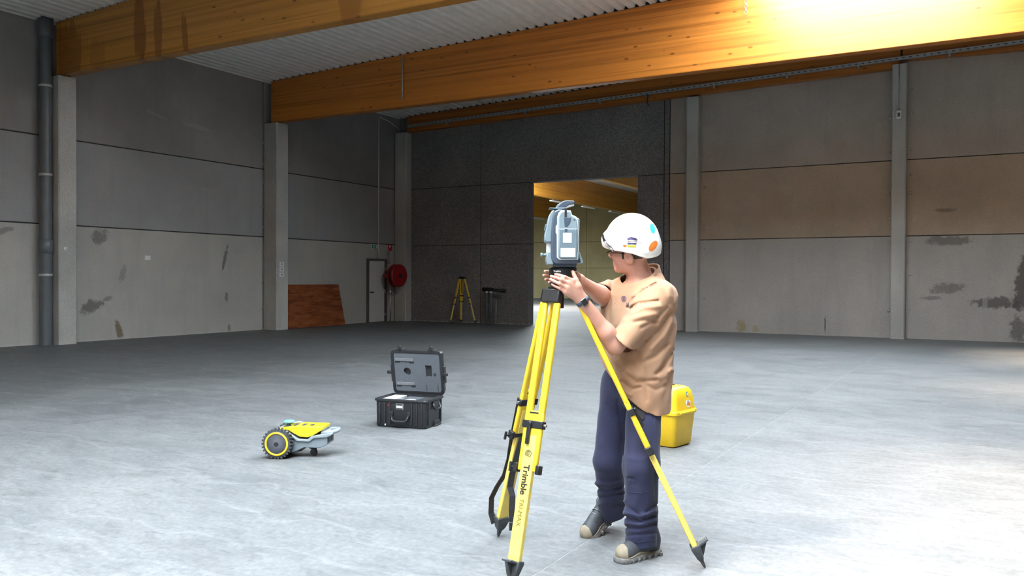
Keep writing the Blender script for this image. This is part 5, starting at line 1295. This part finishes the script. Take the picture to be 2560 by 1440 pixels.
# hems
for c_, nn in ((at_px(1603, 1364, 4.54), np.array((.05, -.10, -1.0))), (at_px(1530, 1294, 5.0), np.array((.30, -.05, -.95)))):
    nn = nn / np.linalg.norm(nn); x, y, z = tr_.xyz()
    pl = (x - c_[0]) * nn[0] + (y - c_[1]) * nn[1] + (z - c_[2]) * nn[2]; nr = np.sqrt((x - c_[0]) ** 2 + (y - c_[1]) ** 2 + (z - c_[2]) ** 2)
    tr_.d = np.where((pl > -.01) & (nr < .19), np.maximum(tr_.d, pl), tr_.d).astype('f4')
to = link('trousers', tr_.mesh('trousers', ORG), 'trousers_navy', person)
del tr_, dcl
tbv = BVHTree.FromPolygons([v.co + Vector(ORG) for v in to.data.vertices], [tuple(p.vertices) for p in to.data.polygons])
for P in ([(1621, 1060), (1625, 1150), (1627, 1250)], [(1563, 1352), (1600, 1356), (1637, 1350)], [(1568, 1230), (1600, 1233), (1622, 1228)]): line_on('seam', tbv, P, .0013, 'trousers_navy', to, .0004, 16)
patch('tool_pouch', tbv, [(1586, 1010), (1606, 1008), (1612, 1045), (1600, 1055), (1590, 1040)], 'strap_black', to, .006)

# ------------------------------------------------------------------ shoes
def shoe(mw, label, tipz=0.0):
    sh = bpy.data.objects.new('shoe', None); COL.objects.link(sh); sh.parent = person; sh.matrix_local = Matrix.Translation(-Vector(ORG)) @ mw; sh['label'] = label; sh.empty_display_size = .05
    def upper(F_, inf):
        F_.add(ell((.095, .004, .045), (.062 + inf, .050 + inf, .048 + inf)), 0); F_.add(ell((.01, 0, .062), (.095 + inf, .043 + inf, .052 + inf)), .03)
        F_.add(ell((-.095, 0, .06), (.045 + inf, .039 + inf, .065 + inf)), .03); F_.add(cone((-.085, 0, .10), (-.080, 0, .135), .046 + inf, .044 + inf), .03); F_.add(cone((-.03, 0, .10), (.035, 0, .082), .036 + inf, .030 + inf), .02)
    F1 = Field((-.18, -.09, 0), (.20, .09, .19), .0035); upper(F1, 0)
    F1.plane((0, 0, .024), (0, 0, -1)); F1.plane((-.08, 0, .150), (0, 0, 1))
    link('upper', F1.mesh('upper'), 'shoe_upper', sh)
    F2 = Field((-.18, -.09, 0), (.20, .09, .12), .0035); upper(F2, .0035); F2.plane((0, 0, .022), (0, 0, -1))
    x, y, z = F2.xyz(); wav = .038 + .009 * np.sin(26 * x + .6)
    cap_ = np.minimum(-(x - .122 + .25 * np.maximum(z - .06, 0)), z - wav); F2.d = np.maximum(F2.d, np.maximum(cap_, -(x + .16))).astype('f4')
    link('rand', F2.mesh('rand'), 'shoe_beige', sh)
    out = []
    for (sx, sy) in ((.166, 0), (.158, .03), (.135, .049), (.09, .057), (.04, .050), (-.01, .041), (-.06, .040), (-.11, .043), (-.138, .030), (-.146, 0)): out.append((sx, sy))
    out += [(a, -b) for a, b in reversed(out[1:-1])]
    MB().loft([[(a * .985, b * .94, 0) for a, b in out], [(a, b, .008) for a, b in out], [(a, b, .022) for a, b in out], [(a * .985, b * .95, .030) for a, b in out]]).build('sole', 'shoe_sole', sh, smooth=True)
    for sg in (-1, 1):
        for k in range(7): MB().cbox((-.12 + .042 * k, sg * (.041 + (.012 if k in (4, 5) else .002)), .009), (.016, .010, .018)).build('sole_lug', 'shoe_sole', sh, bevel=.002)
    m = MB()
    for k in range(3): MB().tube([(.052 - .026 * k, -.026, .098 + .011 * k), (.056 - .026 * k, 0, .112 + .011 * k), (.052 - .026 * k, .026, .098 + .011 * k)], .0028, 6).build('lace', 'watch_case', sh, smooth=True)
    return sh
def shoe_mw(toe, ang, pitch=0.0, roll=0.0, z=0.0):
    """toe = ground point under the toe end; pitch lifts the heel about the ball of the foot"""
    R0 = Matrix.Rotation(ang, 4, 'Z'); ball = Vector((.075, 0, 0))
    return Matrix.Translation((toe[0], toe[1], z)) @ R0 @ Matrix.Translation(Vector((-.16, 0, 0)) + ball) @ Matrix.Rotation(pitch, 4, 'Y') @ Matrix.Translation(-ball)
fl_toe = at_px(1549, 1408, 4.415)
shoe(shoe_mw((.560, 4.425), math.atan2(-.56, -.83)), 'dark work shoe with beige toe cap flat on the floor')
shoe(shoe_mw((.420, 4.862), math.atan2(-.66, -.75), math.radians(24)), 'dark work shoe with beige toe cap, heel raised')

# ------------------------------------------------------------------ helmet
hm = Field(HC - .24, HC + .27, .0035)
HCc = hp(-.014, 0, .058)
hm.add(ell(HCc, (.152, .128, .156), HR)); hm.add(ell(hp(.082, 0, .070), (.074, .110, .064), HR), .007); hm.add(ell(hp(-.09, 0, .02), (.080, .105, .075), HR), .03)
x, y, z = hm.xyz(); lx = (x - HC[0]) * hf[0] + (y - HC[1]) * hf[1] + (z - HC[2]) * hf[2]; ly = (x - HC[0]) * hl[0] + (y - HC[1]) * hl[1] + (z - HC[2]) * hl[2]; lz = (x - HC[0]) * hu[0] + (y - HC[1]) * hu[1] + (z - HC[2]) * hu[2]
# raised side panel line and rim bead
rim = np.interp(lx.ravel(), [-.20, -.12, -.05, .02, .08, .16], [-.020, -.012, .020, .034, .034, .040]).reshape(lx.shape)
arch = rim + .035 + .055 * np.sqrt(np.maximum(0, 1 - ((lx + .005) / .115) ** 2))
hm.d += (.0035 * np.exp(-((lz - arch) / .006) ** 2) * (np.abs(lx + .005) < .115)).astype('f4')
hm.d -= (.003 * np.exp(-((lz - rim - .006) / .006) ** 2)).astype('f4')
outer_h = hm.d.copy()
hm.d = np.maximum(outer_h, -(outer_h + .010)); hm.d = np.maximum(hm.d, rim - lz).astype('f4')
ho = link('helmet', hm.mesh('helmet', ORG), 'helmet_white', person)
del hm, outer_h
hb_ = BVHTree.FromPolygons([v.co + Vector(ORG) for v in ho.data.vertices], [tuple(p.vertices) for p in ho.data.polygons])
def oval(cx, cy, a, b, ang, n=22): return [(cx + a * math.cos(q) * math.cos(ang) - b * math.sin(q) * math.sin(ang), cy + a * math.cos(q) * math.sin(ang) + b * math.sin(q) * math.cos(ang)) for q in [2 * math.pi * i / n for i in range(n)]]
patch('sticker', hb_, oval(1631, 571, 12.5, 6, 1.38), 'sticker_cyan', ho)
patch('sticker', hb_, oval(1632.5, 615, 15, 8, -0.95), 'sticker_orange', ho)
patch('sticker', hb_, oval(1531.5, 565.5, 4, 2.2, -.2, 10), 'sticker_teal', ho)
patch('sticker', hb_, [(1567.5, 597), (1572, 594), (1578, 592.5), (1590, 595), (1594, 599), (1594, 600.5), (1569, 600)], 'sticker_purple', ho)
patch('sticker', hb_, [(1569, 601.5), (1593, 601.5), (1592, 605), (1569, 605)], 'label_grey', ho)
patch('sticker', hb_, [(1568.5, 606.5), (1592.5, 606.5), (1590, 611.5), (1569, 611)], 'sticker_purple', ho)
patch('sticker', hb_, [(1567, 611.8), (1591, 612.5), (1589, 618.5), (1570, 618)], 'sticker_lime', ho)
patch('sticker', hb_, [(1557.5, 612), (1566, 612), (1566, 617.5), (1559, 617)], 'sticker_orange', ho)
# ribbed black and white edge trim over the brow
trim = [(1508, 588), (1510, 598), (1515, 608), (1523, 617), (1533, 625), (1545, 631), (1553, 634)]
hits = []
for a, b in zip(trim[:-1], trim[1:]):
    for i in range(6): hits.append(rayhit(hb_, a[0] + (b[0] - a[0]) * i / 6, a[1] + (b[1] - a[1]) * i / 6))
P = [(h + n_ * .002 - Vector(ORG), n_) for h, n_ in hits if h is not None]
if len(P) > 8:
    fr = []
    for i, (p, n_) in enumerate(P):
        tdir = (P[min(i + 1, len(P) - 1)][0] - P[max(i - 1, 0)][0]).normalized(); fr.append((p, n_, tdir, n_.cross(tdir).normalized()))
    tm = MB().loft([[p + sd_ * .0075 + n_ * .002, p - sd_ * .0075 + n_ * .002, p - sd_ * .0075 - n_ * .001, p + sd_ * .0075 - n_ * .001] for p, n_, td_, sd_ in fr]).build('edge_trim', 'frame_black', ho)
    for p, n_, td_, sd_ in fr[10:-1]: MB().obox(p + n_ * .0022, sd_ * .0055, n_ * .0008, td_ * .0013).build('trim_rib', 'label_white', tm)
# glasses
gl_ = MB(); loc = lambda a, b, c_: Vector(hp(a, b, c_)) - Vector(ORG)
for sg in (-1, 1):
    gl_.tube([loc(-.015, sg * .084, .006), loc(.03, sg * .080, .010), (loc(.085, sg * .072, .010))], .0022, 8)
    gl_.tube([loc(.085 + .028 * math.cos(q * 1.2), sg * .072 * math.cos(q), .010 + .0) for q in [0, .3, .6, .9, 1.2, 1.5]], .0020, 8)
go = gl_.build('glasses', 'frame_black', person, smooth=True)
for sg in (-1, 1):
    q_ = [0.05, .35, .65, .95, 1.25, 1.45]
    MB().loft([[loc(.087 + .028 * math.cos(q * 1.2), sg * .072 * math.cos(q), .009) for q in q_], [loc(.084 + .028 * math.cos(q * 1.2), sg * .070 * math.cos(q), -.026) for q in q_]], cap=False, closed=False).build('lens', 'lens_clear', go, smooth=True)
# watch
wd = Vector(WR_L - EL_L).normalized(); wc = Vector(WR_L) - wd * .012 - Vector(ORG)
wn = Vector((-.1, -1, .25)); wn = (wn - wd * wn.dot(wd)).normalized(); ws = wd.cross(wn)
bnd = MB(); ring = lambda s, g: [wc + wd * s + wn * math.cos(q) * (.0275 + g) + ws * math.sin(q) * (.0345 + g) for q in [2 * math.pi * i / 28 for i in range(28)]]
bnd.loft([ring(-.011, .001), ring(-.011, .0035), ring(.011, .0035), ring(.011, .001)], cap=False)
wo = bnd.build('watch', 'watch_band', person, smooth=True)
MB().obox(wc + wn * .0325, wd * .019, ws * .0165, wn * .0055).build('watch_case', 'watch_case', wo, bevel=.004)
MB().obox(wc + wn * .0385, wd * .0175, ws * .015, wn * .0012).build('watch_face', 'watch_black', wo, bevel=.002)
